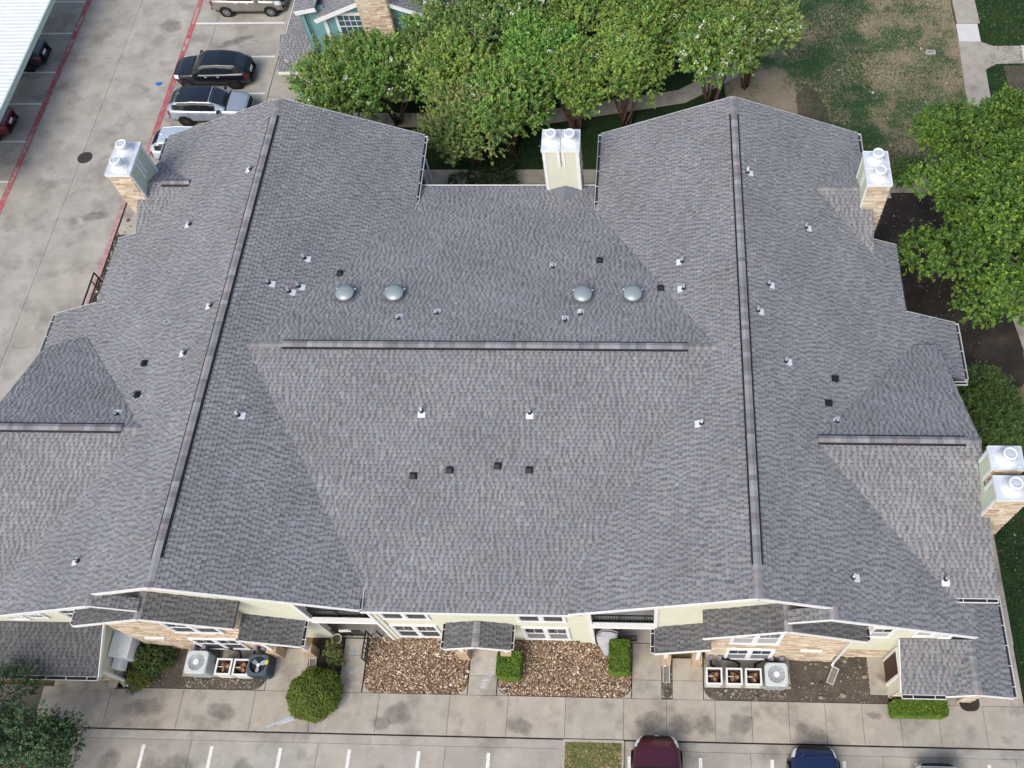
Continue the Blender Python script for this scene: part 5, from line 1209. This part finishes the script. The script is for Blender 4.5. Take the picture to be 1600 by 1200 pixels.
OAK = [(0.0895, 0.1838, 0.0285), (0.1194, 0.2225, 0.0323), (0.0682, 0.1451, 0.0285), (0.1535, 0.2515, 0.038), (0.081, 0.1644, 0.0323)]
def big_tree(name, label, base, cl, n, pal, size, trunk_r, seed, group=None, sprig=10, sl_=.5):
    t = thing(name, label, 'tree', base, 0, group); mb = MB(); random.seed(seed)
    mb.tube([(0, 0, 0), (.1, .05, 1.2), (0, .1, 2.4)], [trunk_r, trunk_r * .8, trunk_r * .7], 10)
    stems(mb, (0, .1, 2.1), [(c[0] * .85, c[1] * .85, c[2]) for c in cl], trunk_r * .4, .3)
    mb.build('trunk', BARK, t, True)
    p, nn, k, tt, sid = crown_points(cl, n, sprig, sl_, (.5, .97), .4); c = leaf_cols(k, tt, sid, pal, len(cl))
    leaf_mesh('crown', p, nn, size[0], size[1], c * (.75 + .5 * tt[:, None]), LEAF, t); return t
cl = []; R_ = random.Random(5)
for i in range(50):
    a = R_.uniform(0, 2 * pi); q = 4.3 * sqrt(R_.random()); z = 5.4 + 2.3 * (1 - (q / 4.4) ** 2) * R_.uniform(.4, 1.1) - .9 * (q / 4.4) + R_.uniform(-.6, .3); rr = R_.uniform(.7, 1.15)
    cl.append((q * cos(a), 1.42 * q * sin(a), z, rr, rr, rr * .8))
cl.append((0, 0, 5.0, 2.6, 3.6, 1.2))
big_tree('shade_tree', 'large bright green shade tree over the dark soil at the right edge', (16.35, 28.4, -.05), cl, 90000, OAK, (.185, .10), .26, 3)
cl = []; R_ = random.Random(9)
for i in range(20):
    a = R_.uniform(0, 2 * pi); q = 2.5 * sqrt(R_.random()); rr = R_.uniform(.5, .95); cl.append((q * cos(a), q * sin(a), 4.2 + R_.uniform(-1.0, .9), rr, rr, rr * .75))
DK = [(0.06, 0.12, 0.056), (0.08, 0.144, 0.06), (0.048, 0.088, 0.044), (0.1, 0.16, 0.06)]
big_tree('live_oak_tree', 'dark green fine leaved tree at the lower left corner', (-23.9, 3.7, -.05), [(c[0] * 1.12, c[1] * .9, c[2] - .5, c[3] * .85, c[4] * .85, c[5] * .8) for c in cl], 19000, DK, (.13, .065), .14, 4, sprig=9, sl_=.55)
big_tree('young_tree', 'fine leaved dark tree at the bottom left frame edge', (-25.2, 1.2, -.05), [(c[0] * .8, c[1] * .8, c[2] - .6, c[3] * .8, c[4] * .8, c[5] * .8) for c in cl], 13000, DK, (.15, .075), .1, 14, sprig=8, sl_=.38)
def shrub(name, label, base, cl, n, pal, size, shell=(.7, 1.02), sprig=6, sl_=.12, up=.2, cat='shrub'):
    t = thing(name, label, cat, base); mb = MB(); stems(mb, (0, 0, 0), [(c[0] * .7, c[1] * .7, c[2]) for c in cl[:6]], .03, .05); mb.build('stem', BARK, t)
    p, nn, k, tt, sid = crown_points(cl, n, sprig, sl_, shell, up); p[:, 2] = np.maximum(p[:, 2], .03); leaf_mesh('foliage', p, nn, size[0], size[1], leaf_cols(k, tt, sid, pal, len(cl)), LEAF, t); return t
CED = [(0.09, 0.16, 0.0384), (0.07, 0.125, 0.0384), (0.12, 0.19, 0.048)]
cl = [(R_.uniform(-1.0, 1.0), R_.uniform(-1.7, 1.5), R_.uniform(.6, 2.1), .75, .75, .6) for _ in range(20)] + [(0, 0, .9, 1.2, 1.8, .8)]
shrub('cedar_shrub', 'feathery green shrub beside the right gable, below the shade tree', (15.5, 19.0, -.03), cl, 22000, CED, (.17, .05), (.5, 1.05), 9, .42, .35)
RB = [(0.1379, 0.1888, 0.0297), (0.167, 0.2178, 0.033), (0.1125, 0.1633, 0.0297)]
shrub('round_bush', 'clipped round green bush beside the chalked walk', (-13.25, 6.35, 0), [(0, 0, .55, 1.02, .98, .72)], 17000, RB, (.075, .05), (.82, 1.0), 5, .09)
def hedge(label, x0, x1, y0, y1, h, n, pal, cat='hedge'):
    t = thing('box_hedge', label, cat, ((x0 + x1) / 2, (y0 + y1) / 2, 0), 0); w, d = x1 - x0, y1 - y0
    MB().bb(-w / 2 + .12, w / 2 - .12, -d / 2 + .12, d / 2 - .12, .0, h - .12).build('stem', mat('hedge_inner', (.03, .045, .014), .95, .4, 8), t)
    A = np.array([w * d, w * h, w * h, d * h, d * h]); f = rng.choice(5, n, p=A / A.sum()); u = rng.uniform(-.5, .5, n); v = rng.uniform(-.5, .5, n); o = rng.normal(0, .03, n) - .02 + .03 * np.sin(u * 9) * np.sin(v * 8)
    p = np.zeros((n, 3)); nn = np.zeros((n, 3))
    for i, (ax, s) in enumerate(((2, 1), (1, -1), (1, 1), (0, -1), (0, 1))):
        m = f == i
        if ax == 2: p[m] = np.stack([u[m] * w, v[m] * d, h + o[m]], 1)
        elif ax == 1: p[m] = np.stack([u[m] * w, s * (d / 2 + o[m]), (v[m] + .5) * h], 1)
        else: p[m] = np.stack([s * (w / 2 + o[m]), u[m] * d, (v[m] + .5) * h], 1)
        nn[m, ax] = s
    # soften the corners
    r = .16; q = np.array([w / 2, d / 2]); 
    e = np.maximum(np.abs(p[:, :2]) - (q - r), 0); l = np.linalg.norm(e, axis=1); over = l > r; p[over, :2] -= np.sign(p[over, :2]) * (e[over] * (1 - r / l[over])[:, None])
    nn = unit(nn + rng.normal(0, .45, (n, 3)) + np.array([0, 0, .35])); c = np.array(pal)[rng.integers(0, len(pal), n)] * rng.uniform(.65, 1.3, (n, 1))
    leaf_mesh('foliage', p, nn, .085, .05, c, LEAF, t); return t
HG = [(.11, .21, .022), (.135, .235, .026), (.085, .165, .022), (.16, .235, .034)]
hedge('clipped square green hedge beside the small front canopy', -5.92, -4.95, 7.15, 8.18, .85, 9000, HG)
hedge('clipped rectangular green hedge under the grey cloth cover', -1.36, -.52, 7.42, 8.72, .9, 10000, HG)
hedge('long clipped green hedge below the right front gutter', 9.85, 12.0, 6.02, 6.62, .75, 11000, HG)
cl = [(R_.uniform(-.5, .5), R_.uniform(-.4, .4), R_.uniform(.3, .7), .38, .38, .32) for _ in range(8)]
GR = [(.07, .115, .03), (.09, .14, .035), (.05, .085, .025)]
shrub('leafy_shrub', 'dark leafy shrub beside the white meter cabinets', (-20.35, 7.7, 0), cl, 5000, GR, (.11, .06), sl_=.15)
shrub('leafy_shrub', 'yellow green low shrub at the walk edge by the flagstones', (-20.75, 6.95, 0), [(c[0] * .7, c[1] * .8, c[2] * .6, .26, .26, .22) for c in cl], 2400, [(.13, .15, .03), (.16, .17, .04), (.09, .12, .03)], (.09, .05), sl_=.15)
shrub('small_plant', 'small straggly green plant below the white rimmed pot', (-12.85, 7.95, 0), [(R_.uniform(-.2, .2), R_.uniform(-.35, .3), .25, .22, .22, .2) for _ in range(5)], 700, [(.14, .19, .05), (.10, .14, .04), (.2, .15, .06)], (.10, .05), (.4, 1.1), 5, .2)
shrub('courtyard_shrub', 'dark shrub against the rear walk in the shaded courtyard', (-8.7, 33.3, 0), [(R_.uniform(-1.6, 1.5), R_.uniform(-.5, .5), R_.uniform(.3, .8), .6, .55, .45) for _ in range(9)], 8000, [(.035, .06, .025), (.05, .08, .03)], (.12, .06), sl_=.2)
shrub('leafy_shrub', 'green shrub at the foot of the upper right walk below the big tree', (13.0, 33.9, 0), [(R_.uniform(-1.2, 1.2), R_.uniform(-.4, .4), R_.uniform(.2, .6), .45, .4, .35) for _ in range(7)], 4500, CED, (.13, .07), sl_=.25)
shrub('leafy_shrub', 'round green shrub at the porch post of the teal building', (-19.6, 37.6, 0), [(0, 0, .5, .7, .7, .6)], 2500, MY, (.13, .07), sl_=.2)

def grass(name, poly, dens, h, cols, z, thin=None):
    hp = halfplanes(poly); a = np.array(poly); lo, hi = a.min(0), a.max(0); n = int(dens * (hi - lo).prod()); p = lo + rng.random((n, 2)) * (hi - lo); ok = np.ones(n, bool)
    for ha, hb, hc in hp: ok &= p[:, 0] * ha + p[:, 1] * hb < hc
    if thin: ok &= np.array([thin(x, y) for x, y in p]) if False else thin(p)
    p = p[ok]; n = len(p); a = rng.random(n) * pi * 2; w = rng.uniform(.015, .04, n); hh = h * rng.uniform(.5, 1.3, n); ln = rng.normal(0, .05, (n, 2))
    dx, dy = np.cos(a) * w, np.sin(a) * w; V = np.stack([np.stack([p[:, 0] - dx, p[:, 1] - dy, np.full(n, z)], 1), np.stack([p[:, 0] + dx, p[:, 1] + dy, np.full(n, z)], 1), np.stack([p[:, 0] + ln[:, 0], p[:, 1] + ln[:, 1], z + hh], 1)], 1).reshape(-1, 3)
    F = (np.arange(n) * 3)[:, None] + np.array([[0, 1, 2]]); C = np.array(cols)[rng.integers(0, len(cols), n)] * rng.uniform(.7, 1.3, (n, 1))
    return link(name, mesh_from(name, V, F, C, LEAF), None, 'stuff')
GRN = [(.06, .12, .035), (.05, .10, .03), (.085, .13, .045)]; DRY = [(.34, .27, .17), (.27, .22, .13), (.2, .19, .09)]
wob = lambda p, s, o: np.sin(p[:, 0] * s + o) + np.sin(p[:, 1] * s * 1.3 + o * 2) + .7 * np.sin((p[:, 0] + p[:, 1]) * s * 2.1 + o) + rng.normal(0, .5, len(p))
band = lambda p: np.exp(-((p[:, 0] - 11.3 - .03 * (p[:, 1] - 40)) / 1.7) ** 2)
grass('green_grass', [(9.2, 33.9), (18.3, 33.9), (18.4, 50), (7.5, 50)], 520, .08, [(.028, .095, .04), (.035, .11, .045), (.05, .12, .045)], -.045, lambda p: rng.random(len(p)) < 1 / (1 + np.exp(-4.5 * (wob(p, .8, 1) * .35 + 2.6 * band(p) - .8 + .9 * np.exp(-((p[:, 1] - 34.5) / 1.5) ** 2)))))
grass('dry_grass', [(9.2, 33.9), (18.3, 33.9), (18.4, 50), (7.5, 50)], 150, .06, DRY, -.045, lambda p: rng.random(len(p)) > 1 / (1 + np.exp(-4.5 * (wob(p, .8, 1) * .35 + 2.6 * band(p) - .6))))
grass('shade_darkened_grass', [(-13, 34.6), (4, 34.6), (4, 37.9), (-13, 37.9)], 130, .09, [(.018, .04, .014), (.024, .05, .018)], -.06)  # green blade colours darkened, courtyard shade put into the tint
grass('green_grass', [(15.4, 6.2), (22, 6.2), (22, 18.9), (15.4, 18.9)], 160, .09, [(.03, .065, .025), (.04, .085, .03)], -.045)
grass('dry_grass', [(-3.04, 2.5), (-.8, 2.5), (-.8, 4.84), (-3.04, 4.84)], 900, .03, [(.46, .36, .17), (.38, .29, .14), (.52, .41, .22)], -.01, lambda p: (p[:, 1] < 4.55) & (wob(p, 2.2, 3) > -.6))
grass('green_grass', [(-3.04, 2.5), (-.8, 2.5), (-.8, 4.84), (-3.04, 4.84)], 700, .035, [(.10, .16, .035), (.13, .18, .04)], -.01, lambda p: (p[:, 1] > 4.5) | (wob(p, 2.2, 3) < .1))
grass('dry_grass', [(-26, 1), (-23, 1), (-23, 4.9), (-26, 4.9)], 200, .08, DRY, -.03)
grass('green_grass', [(20, 35), (26, 35), (26, 50), (20, 50)], 110, .09, GRN, -.045)
#@@PART4
# ------------------------------------------------------------------ cars
def paint(name, col, metal=.3): return mat(name, col, .32, .03, 3, metal=metal, coat=.9, spec=.5)
TRIM = mat('car_black_trim', (.014, .014, .015), .6, .15, 8)
def smoothstep(a, b, x): t = np.clip((x - a) / (b - a), 0, 1); return t * t * (3 - 2 * t)
def car(name, label, loc, rz, L, W, H, pm, rm=None, rim=None, kind='suv', group='parked cars', hood_dark=False, lampbar=False):
    T = thing(name, label, 'car', loc, rz, group)
    hb = .68 * H if kind == 'suv' else .66 * H              # belt height at rear
    hood = .64 * H if kind == 'suv' else .60 * H
    # profile controls as fractions of length (0 rear, 1 front)
    xs = [0, .015, .05, .12, .3, .55, .70, .76, .88, .955, .985, 1.0]
    zt = [hb * .72, hb * .92, hb * .985, hb * 1.0, hb * .995, hb * .97, hood * 1.03, hood * 1.0, hood * .95, hood * .87, hood * .77, hood * .60]
    zl = [.42, .36, .30, .24, .22, .22, .22, .22, .22, .24, .27, .32]
    ww = [.70, .82, .915, .97, 1., 1., 1., .99, .945, .82, .67, .47]
    def ev(s, arr): return np.interp(s, xs, arr)
    ct = np.array([0, .18, .34, .42, .50, .62, .76, .90, 1.0])
    def body(s, t):
        a = np.abs(t); sg = np.sign(t); w = W / 2 * ev(s, ww); z1 = ev(s, zt); z0 = ev(s, zl); hh = z1 - z0
        yy = np.interp(a, ct, [0, .5, .80, .90, .965, 1.0, .995, .96, .88]); zz = np.interp(a, ct, [1.035, 1.03, 1.0, .965, .86, .62, .38, .14, 0])
        return np.stack([L * (s - .5), sg * w * yy, z0 + hh * zz], -1)
    # cabin
    xa, xb, xc, xd = (.735, .575, .14, .015) if kind == 'suv' else (.73, .55, .26, .09)
    cxs = [xd, xd + .03, xc, (xb + xc) / 2, xb, (xa + xb) / 2, xa]; czt = [hb * .93, hb * .93 + (H - hb) * .46, H * .945, H, H * .97, hood + (H - hood) * .56, hood * 1.0]
    def cab(s, t):
        x = xd + (xa - xd) * s; a = np.abs(t); sg = np.sign(t); z1 = np.interp(x, cxs, czt); zb = np.interp(x, xs, zt) * .97
        w = W / 2 * np.interp(x, [xd, .12, .3, .6, xa], [.74, .84, .90, .90, .82]); f = np.clip((z1 - zb) / (H - hb), 0, 1)
        yy = np.interp(a, [0, .3, .5, .6, 1.0], [0, .55, .71, .80, 1.0]); yy = yy * (1 - 0 * f)
        zz = np.interp(a, [0, .3, .5, .6, 1.0], [1.03, 1.01, .95, .84, 0])
        return np.stack([L * (x - .5), sg * w * yy, zb + (z1 - zb) * zz], -1)
    def grid(fn, s0, s1, t0, t1, ns, nt, off=0.):
        s, t = np.meshgrid(np.linspace(s0, s1, ns), np.linspace(t0, t1, nt), indexing='ij'); P = fn(s, t)
        if off:
            e = 1e-3; du = fn(np.clip(s + e, 0, 1), t) - fn(np.clip(s - e, 0, 1), t); dv = fn(s, t + e) - fn(s, t - e); n = np.cross(du, dv); n = unit(n)
            c = np.array([0, 0, H * .4]); fl = np.sign(((P - c) * n).sum(-1, keepdims=True)); P = P + n * fl * off
        V = P.reshape(-1, 3); F = [(i * nt + j, (i + 1) * nt + j, (i + 1) * nt + j + 1, i * nt + j + 1) for i in range(ns - 1) for j in range(nt - 1)]
        return V, F
    def patch(nm, fn, s0, s1, t0, t1, m, off=.012, ns=8, nt=8, smooth=True, parent=None):
        V, F = grid(fn, s0, s1, t0, t1, ns, nt, off); return MB().add(V, F).build(nm, m, parent or T, smooth)
    # denser ends for the body shell
    sv = np.unique(np.concatenate([np.linspace(0, .14, 9), np.linspace(.14, .86, 18), np.linspace(.86, 1, 11)])); tv = np.linspace(-1, 1, 41)
    s, t = np.meshgrid(sv, tv, indexing='ij'); P = body(s, t); V = P.reshape(-1, 3); nt_ = len(tv); ns_ = len(sv)
    F = [(i * nt_ + j, (i + 1) * nt_ + j, (i + 1) * nt_ + j + 1, i * nt_ + j + 1) for i in range(ns_ - 1) for j in range(nt_ - 1)] + [tuple(range(nt_))[::-1], tuple(range((ns_ - 1) * nt_, ns_ * nt_))]
    MB().add(V, F).build('body', pm, T, True)
    V, F = grid(cab, 0, 1, -1, 1, 30, 33); MB().add(V, F).build('cabin', pm, T, True)
    X2s = lambda x: (x - xd) / (xa - xd)
    if rm: patch('roof_panel', cab, X2s(xc - .02), X2s(xb + .01), -.52, .52, rm, .006, 14, 14)
    patch('windscreen', cab, X2s(xb + .012), X2s(xa - .006), -.50, .50, CARGLASS, .008, 8, 12)
    patch('rear_window', cab, X2s(xd + .012), X2s(xc + .004), -.46, .46, CARGLASS, .008, 6, 10)
    fx = [(xc + .03 if kind == 'suv' else xc + .05, .275), (.285, .435), (.445, .60)]
    for sg in (-1, 1):
        for k, (x0, x1) in enumerate(fx): patch('side_window', cab, X2s(x0), X2s(x1), sg * .575, sg * .955, CARGLASS, .009, 6, 5)
        patch('pillar_trim', cab, X2s(.09), X2s(.62), sg * .565, sg * .98, TRIM, .005, 14, 5)
        patch('headlight', body, .90, .972, sg * .40, sg * .585, LAMP, .012, 7, 6)
        patch('tail_light', body, .006, .05, sg * .44, sg * .66, TAIL, .012, 5, 5)
        patch('sill_trim', body, .05, .95, sg * .88, sg * 1.0, TRIM, .010, 16, 3)
        for dx in (.36, .52): patch('door_handle', body, dx, dx + .035, sg * .50, sg * .525, GALV, .025, 3, 2)
        for dx in (.28, .44, .63): patch('door_gap', body, dx, dx + .003, sg * .43, sg * .88, TRIM, .004, 2, 8)
        m = MB().box((L * .165, sg * (W / 2 * .97 + .06), hood + .09), (.14, .20, .13)); m.build('mirror', rm or pm, T)
        for wx in (-.295, .315):
            R = .345 if kind == 'suv' else .325; y = sg * (W / 2 - .10)
            def ringv(rad, yy, n=26): return [(L * wx + rad * cos(2 * pi * i / n), yy, R + rad * sin(2 * pi * i / n)) for i in range(n)]
            n = 26
            arch = MB(); A = ringv(R + .075, sg * (W / 2 * 1.0 + .004)); arch.poly(A if sg < 0 else A[::-1]); arch.build('wheel_arch', TRIM, T)
            prof = [(R * .62, y + sg * .105), (R * .9, y + sg * .12), (R, y + sg * .08), (R, y - sg * .1)]
            mb = MB(); rows = [ringv(r_, yy + sg * .008) for r_, yy in prof]; mb.add(sum(rows, []), [(a * n + i, a * n + (i + 1) % n, (a + 1) * n + (i + 1) % n, (a + 1) * n + i) for a in range(3) for i in range(n)])
            w_ = mb.build('wheel', RUBBER, T)
            rb = MB().poly(ringv(R * .63, y + sg * .10)); 
            rb.build('rim_well', TRIM, w_)
            sp = MB()
            for q in range(10):
                a = 2 * pi * q / 10 + (.06 if q % 2 else -.06); sp.beam((L * wx + .05 * cos(a), y + sg * .118, R + .05 * sin(a)), (L * wx + R * .62 * cos(a), y + sg * .122, R + R * .62 * sin(a)), .032, .02, None, (0, 1, 0))
            sp.add(ringv(.07, y + sg * .125), [tuple(range(n))]); o1, o2 = ringv(R * .66, y + sg * .124), ringv(R * .58, y + sg * .124); sp.add(o1 + o2, [(i, (i + 1) % n, n + (i + 1) % n, n + i) for i in range(n)])
            sp.build('rim', rim or RIM, w_)
    patch('grille', body, .966, .994, -.40, .40, TRIM, .012, 5, 10)
    patch('bumper_intake', body, .975, .998, -.86, -.62, TRIM, .01, 4, 4); patch('bumper_intake', body, .975, .998, .62, .86, TRIM, .01, 4, 4)
    for t_ in (-.335, .335): patch('hood_gap', body, .745, .955, t_ - .006, t_ + .006, TRIM, .004, 10, 2)
    patch('hood_gap', body, .954, .957, -.335, .335, TRIM, .004, 2, 10)
    patch('cowl', body, .725, .745, -.40, .40, TRIM, .006, 3, 10)
    MB().box((-L * .5 - .005, 0, hb * .70), (.03, .42, .16)).build('licence_plate', PLATE, T)
    MB().box((-L * .5 + .06, 0, .42), (.2, W * .72, .16)).build('rear_bumper_trim', TRIM, T)
    MB().tube([(L * (xc - .5) + .25, 0, H * .985), (L * (xc - .5) + .08, 0, H * .985 + .07)], [.035, .01], 6).build('roof_antenna', rm or pm, T)
    if kind == 'suv':
        for sg in (-1, 1):
            P_ = [tuple(cab(np.array(X2s(x)), np.array(sg * .47)) + np.array([0, 0, .035])) for x in np.linspace(xc + .03, xb - .03, 7)]
            MB().tube(P_, .018, 6).build('roof_rail', TRIM if (rm or hood_dark) else GALV, T)
    if lampbar:
        for sg in (-1, 1): patch('running_light', body, .93, .993, sg * .36, sg * .47, mat('bright_trim', (.72, .74, .76), .2, .05, 5, metal=.3), .02, 9, 3)
        patch('badge', body, .985, .995, -.05, .05, GALV, .02, 3, 4)
    return T
BLK = paint('black_car_paint', (.008, .010, .016)); SLV = paint('silver_car_paint', (.40, .45, .53), .4); WHT = paint('white_car_paint', (.52, .60, .67), .25)
TANP = paint('champagne_car_paint', (.30, .28, .25), .5); NVY = paint('navy_car_paint', (.010, .016, .035)); RED = paint('red_car_paint', (.15, .008, .012)); MAR = paint('maroon_car_paint', (.075, .008, .022)); BLU = paint('blue_car_paint', (.006, .022, .085))
LZ_ = LZ + .004
car('parked_car', 'black sport utility car parked nose outward in the left lot', (-25.7, 41.75, LZ_), pi, 4.60, 1.86, 1.60, BLK, None, DARKRIM, hood_dark=True)
car('parked_car', 'silver wagon with black roof beside the black car, nose toward the building', (-25.15, 38.85, LZ_), .0, 4.75, 1.88, 1.60, SLV, paint('black_roof_paint', (.012, .014, .022)), DARKRIM)
car('parked_car', 'pale silver hatchback half hidden by the left gable roof', (-25.55, 35.85, LZ_), .0, 4.4, 1.82, 1.5, WHT, None, RIM)
car('parked_car', 'champagne sport utility car cut by the top frame edge', (-24.9, 48.0, LZ_), .0, 4.6, 1.88, 1.68, TANP, None, RIM)
car('parked_car', 'dark navy car backed under the carport, upper stall', (-38.75, 43.25, LZ_), pi, 4.6, 1.86, 1.6, NVY, None, DARKRIM)
car('parked_car', 'red car backed under the carport, lower stall', (-38.95, 37.7, LZ_), pi, 4.6, 1.84, 1.5, RED, None, RIM)
car('parked_car', 'maroon car with pale light strips nosed up to the front kerb', (.58, 2.75, LZ_), pi / 2, 4.7, 1.95, 1.65, MAR, None, RIM, lampbar=True)
car('parked_car', 'dark blue car nosed up to the front kerb', (6.66, 2.52, LZ_), pi / 2, 4.7, 1.94, 1.5, BLU, None, RIM, 'sedan')
car('parked_car', 'white car at the bottom right, only its bonnet in frame', (11.3, 2.05, LZ_), pi / 2, 4.6, 1.9, 1.55, WHT, None, RIM, 'sedan')

# ------------------------------------------------------------------ carport
t = thing('carport', 'long white ribbed metal carport over the left stalls', 'carport', (0, 0, 0))
RIB = mat('white_ribbed_metal', (.72, .76, .77), .45, .06, 2, metal=.1)
for k in range(16):
    y0 = 32.0 + k * 1.2; mb = MB(); x0, x1 = -42.0, -35.52; z = lambda x: 2.72 + .02 * (x + 42) / 6
    prof = []
    for j in range(4):
        a = y0 + j * .3; prof += [(a, 0), (a + .20, 0), (a + .225, .045), (a + .275, .045)]
    prof.append((y0 + 1.2, 0))
    A = [(x0, y, z(x0) + h) for y, h in prof]; Bq = [(x1, y, z(x1) + h) for y, h in prof]; m = len(prof)
    mb.add(A + Bq, [(i, m + i, m + i + 1, i + 1) for i in range(m - 1)]); mb.build('roof_panel', RIB, t)
MB().bb(-35.52, -35.42, 31.9, 51.4, 2.45, 2.78).build('edge_beam', mat('pale_green_trim', (.50, .60, .56), .5, .06, 3), t)
MB().bb(-42.05, -35.45, 31.85, 31.95, 2.45, 2.78).build('edge_beam', MATS['pale_green_trim'], t)
for y in (33.5, 39.3, 45.2, 51.0): MB().bb(-40.6, -40.4, y - .1, y + .1, LZ, 2.7).build('post', GALV, t)

# ------------------------------------------------------------------ neighbouring building
N_ = thing('neighbouring_building', 'teal apartment building with stone chimney behind the crape myrtles', 'building')
def nroof(polys, plane, seed, shade=1.):
    mb = MB()
    for p in polys: mb.prism(p, lambda x, y: plane(x, y) - .16, lambda x, y: plane(x, y) - .004)
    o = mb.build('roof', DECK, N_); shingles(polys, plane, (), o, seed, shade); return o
def nfascia(pts, h=.22):
    mb = MB()
    for a, b in zip(pts[:-1], pts[1:]): a = np.array(a, float); b = np.array(b, float); mb.beam(a - (0, 0, h / 2), b - (0, 0, h / 2), .05, h)
    mb.build('fascia', WHITE, N_)
GX = -14.45; gz1 = lambda s: (lambda x, y: 7.0 - .42 * abs(x - GX))
gW = lambda x, y: 6.92 + .42 * (x - GX); gE = lambda x, y: 6.92 - .42 * (x - GX)
nroof([rect(-17.75, GX, 40.0, 56)], gW, 71); nroof([rect(GX, -11.2, 40.0, 56)], gE, 72)
nfascia([(-17.75, 39.97, gW(-17.75, 0)), (GX, 39.97, gW(GX, 0)), (-11.2, 39.97, gE(-11.2, 0))])
nroof([rect(-18.75, -17.6, 40.25, 56)], lambda x, y: 5.85 + .20 * (y - 40.25) * .0 + .25 * (x + 18.75), 73); nfascia([(-18.78, 40.22, 5.86), (-17.6, 40.22, 6.1)])
wall((-18.45, 40.65), (-17.35, 40.65), rprof(1.1, 0, 5.8), 'siding', N_, seed=80, paint=TEAL)
wall((-17.4, 40.35), (-11.5, 40.35), [(0, 0), (5.9, 0), (5.9, 5.45), (2.95, 6.75), (0, 5.5)], 'siding', N_, seed=81, paint=TEAL)
MB().bb(-17.45, -17.25, 40.28, 40.36, 0, 5.5).bb(-18.5, -18.38, 40.58, 40.66, 2.5, 5.8).build('corner_board', WHITE, N_)
def nwindow(x0, x1, z0, z1, y):
    o = MB().bb(x0 - .14, x1 + .14, y - .08, y, z1, z1 + .16).bb(x0 - .14, x1 + .14, y - .1, y, z0 - .14, z0).bb(x0 - .14, x0, y - .08, y, z0, z1).bb(x1, x1 + .14, y - .08, y, z0, z1).build('window', WHITE, N_)
    MB().quad((x0, y - .03, z0), (x1, y - .03, z0), (x1, y - .03, z1), (x0, y - .03, z1)).build('pane', mat('teal_reflecting_glass', (.06, .13, .17), .08, .3, .8, spec=.9), o)
    m = MB()
    for k in (1, 2, 3): m.bb(x0 + (x1 - x0) * k / 4 - .015, x0 + (x1 - x0) * k / 4 + .015, y - .05, y - .03, z0, z1)
    m.bb(x0, x1, y - .05, y - .03, (z0 + z1) / 2 - .025, (z0 + z1) / 2 + .025).bb(x0, x1, y - .05, y - .03, z0 + (z1 - z0) * .75 - .012, z0 + (z1 - z0) * .75 + .012); m.build('sash', WHITE, o)
nwindow(-16.6, -15.35, 4.1, 5.55, 40.35); nwindow(-12.6, -11.75, 3.6, 5.0, 40.35); nwindow(-16.6, -15.35, .8, 2.3, 40.35)
c = MB().bb(-15.12, -13.55, 39.75, 40.5, 0, 8.8).build('chimney', MORTAR, N_)
for i, (p, q) in enumerate((((-15.12, 39.75), (-13.55, 39.75)), ((-13.55, 39.75), (-13.55, 40.5)), ((-15.12, 40.5), (-15.12, 39.75)))):
    w_ = wall(p, q, rprof(float(np.hypot(q[0] - p[0], q[1] - p[1])), 0, 8.8), 'stone', c, 'stone_face', .02, 90 + i)
    for ch in list(w_.children): ch.parent = c
GX2 = -8.6; hW = lambda x, y: 7.1 + .42 * (x - GX2); hE = lambda x, y: 7.1 - .42 * (x - GX2)
nroof([rect(-11.6, GX2, 41.2, 56)], hW, 74); nroof([rect(GX2, -5.5, 41.2, 56)], hE, 75); nfascia([(-11.6, 41.17, hW(-11.6, 0)), (GX2, 41.17, 7.1), (-5.5, 41.17, hE(-5.5, 0))])
wall((-11.5, 41.6), (-5.8, 41.6), [(0, 0), (5.7, 0), (5.7, 5.75), (2.9, 6.9), (0, 5.7)], 'siding', N_, seed=82, paint=TEAL)
nroof([[(-11.25, 40.9), (-8.2, 40.9), (-8.2, 42), (-11.25, 42)]], lambda x, y: 5.7 - .40 * (x + 11.25), 79)
# low porch of the neighbour
pW = lambda x, y: 2.62 + .30 * (x + 20.75); pS = lambda x, y: 2.62 + .42 * (y - 39.3)
nroof([[(-20.75, 41.1), (-18.4, 41.1), (-18.4, 46), (-20.75, 46)]], pW, 76); nroof([[(-20.6, 39.3), (-18.4, 39.3), (-18.4, 41.3), (-20.6, 41.3)]], pS, 77)
nfascia([(-20.62, 39.27, 2.62), (-18.4, 39.27, 2.62)], .16); nfascia([(-20.78, 41.1, 2.62), (-20.78, 46, 2.62)], .14)
wall((-20.2, 39.7), (-18.4, 39.7), rprof(1.8, 0, 2.45), 'siding', N_, seed=83, paint=TEAL); wall((-20.2, 46), (-20.2, 39.7), rprof(6.3, 0, 2.4), 'siding', N_, seed=84, paint=TEAL)
wall((-19.75, 39.45), (-19.2, 39.45), rprof(.55, 0, 2.4), 'stone', N_, seed=85, name='porch_pier', th=.4)
MB().bb(-19.16, -19.06, 39.4, 39.5, 0, 2.5).build('corner_board', WHITE, N_)
wall((-18.6, 56), (-18.6, 40.4), rprof(15.6, 0, 5.7), 'siding', N_, seed=86, paint=TEAL)
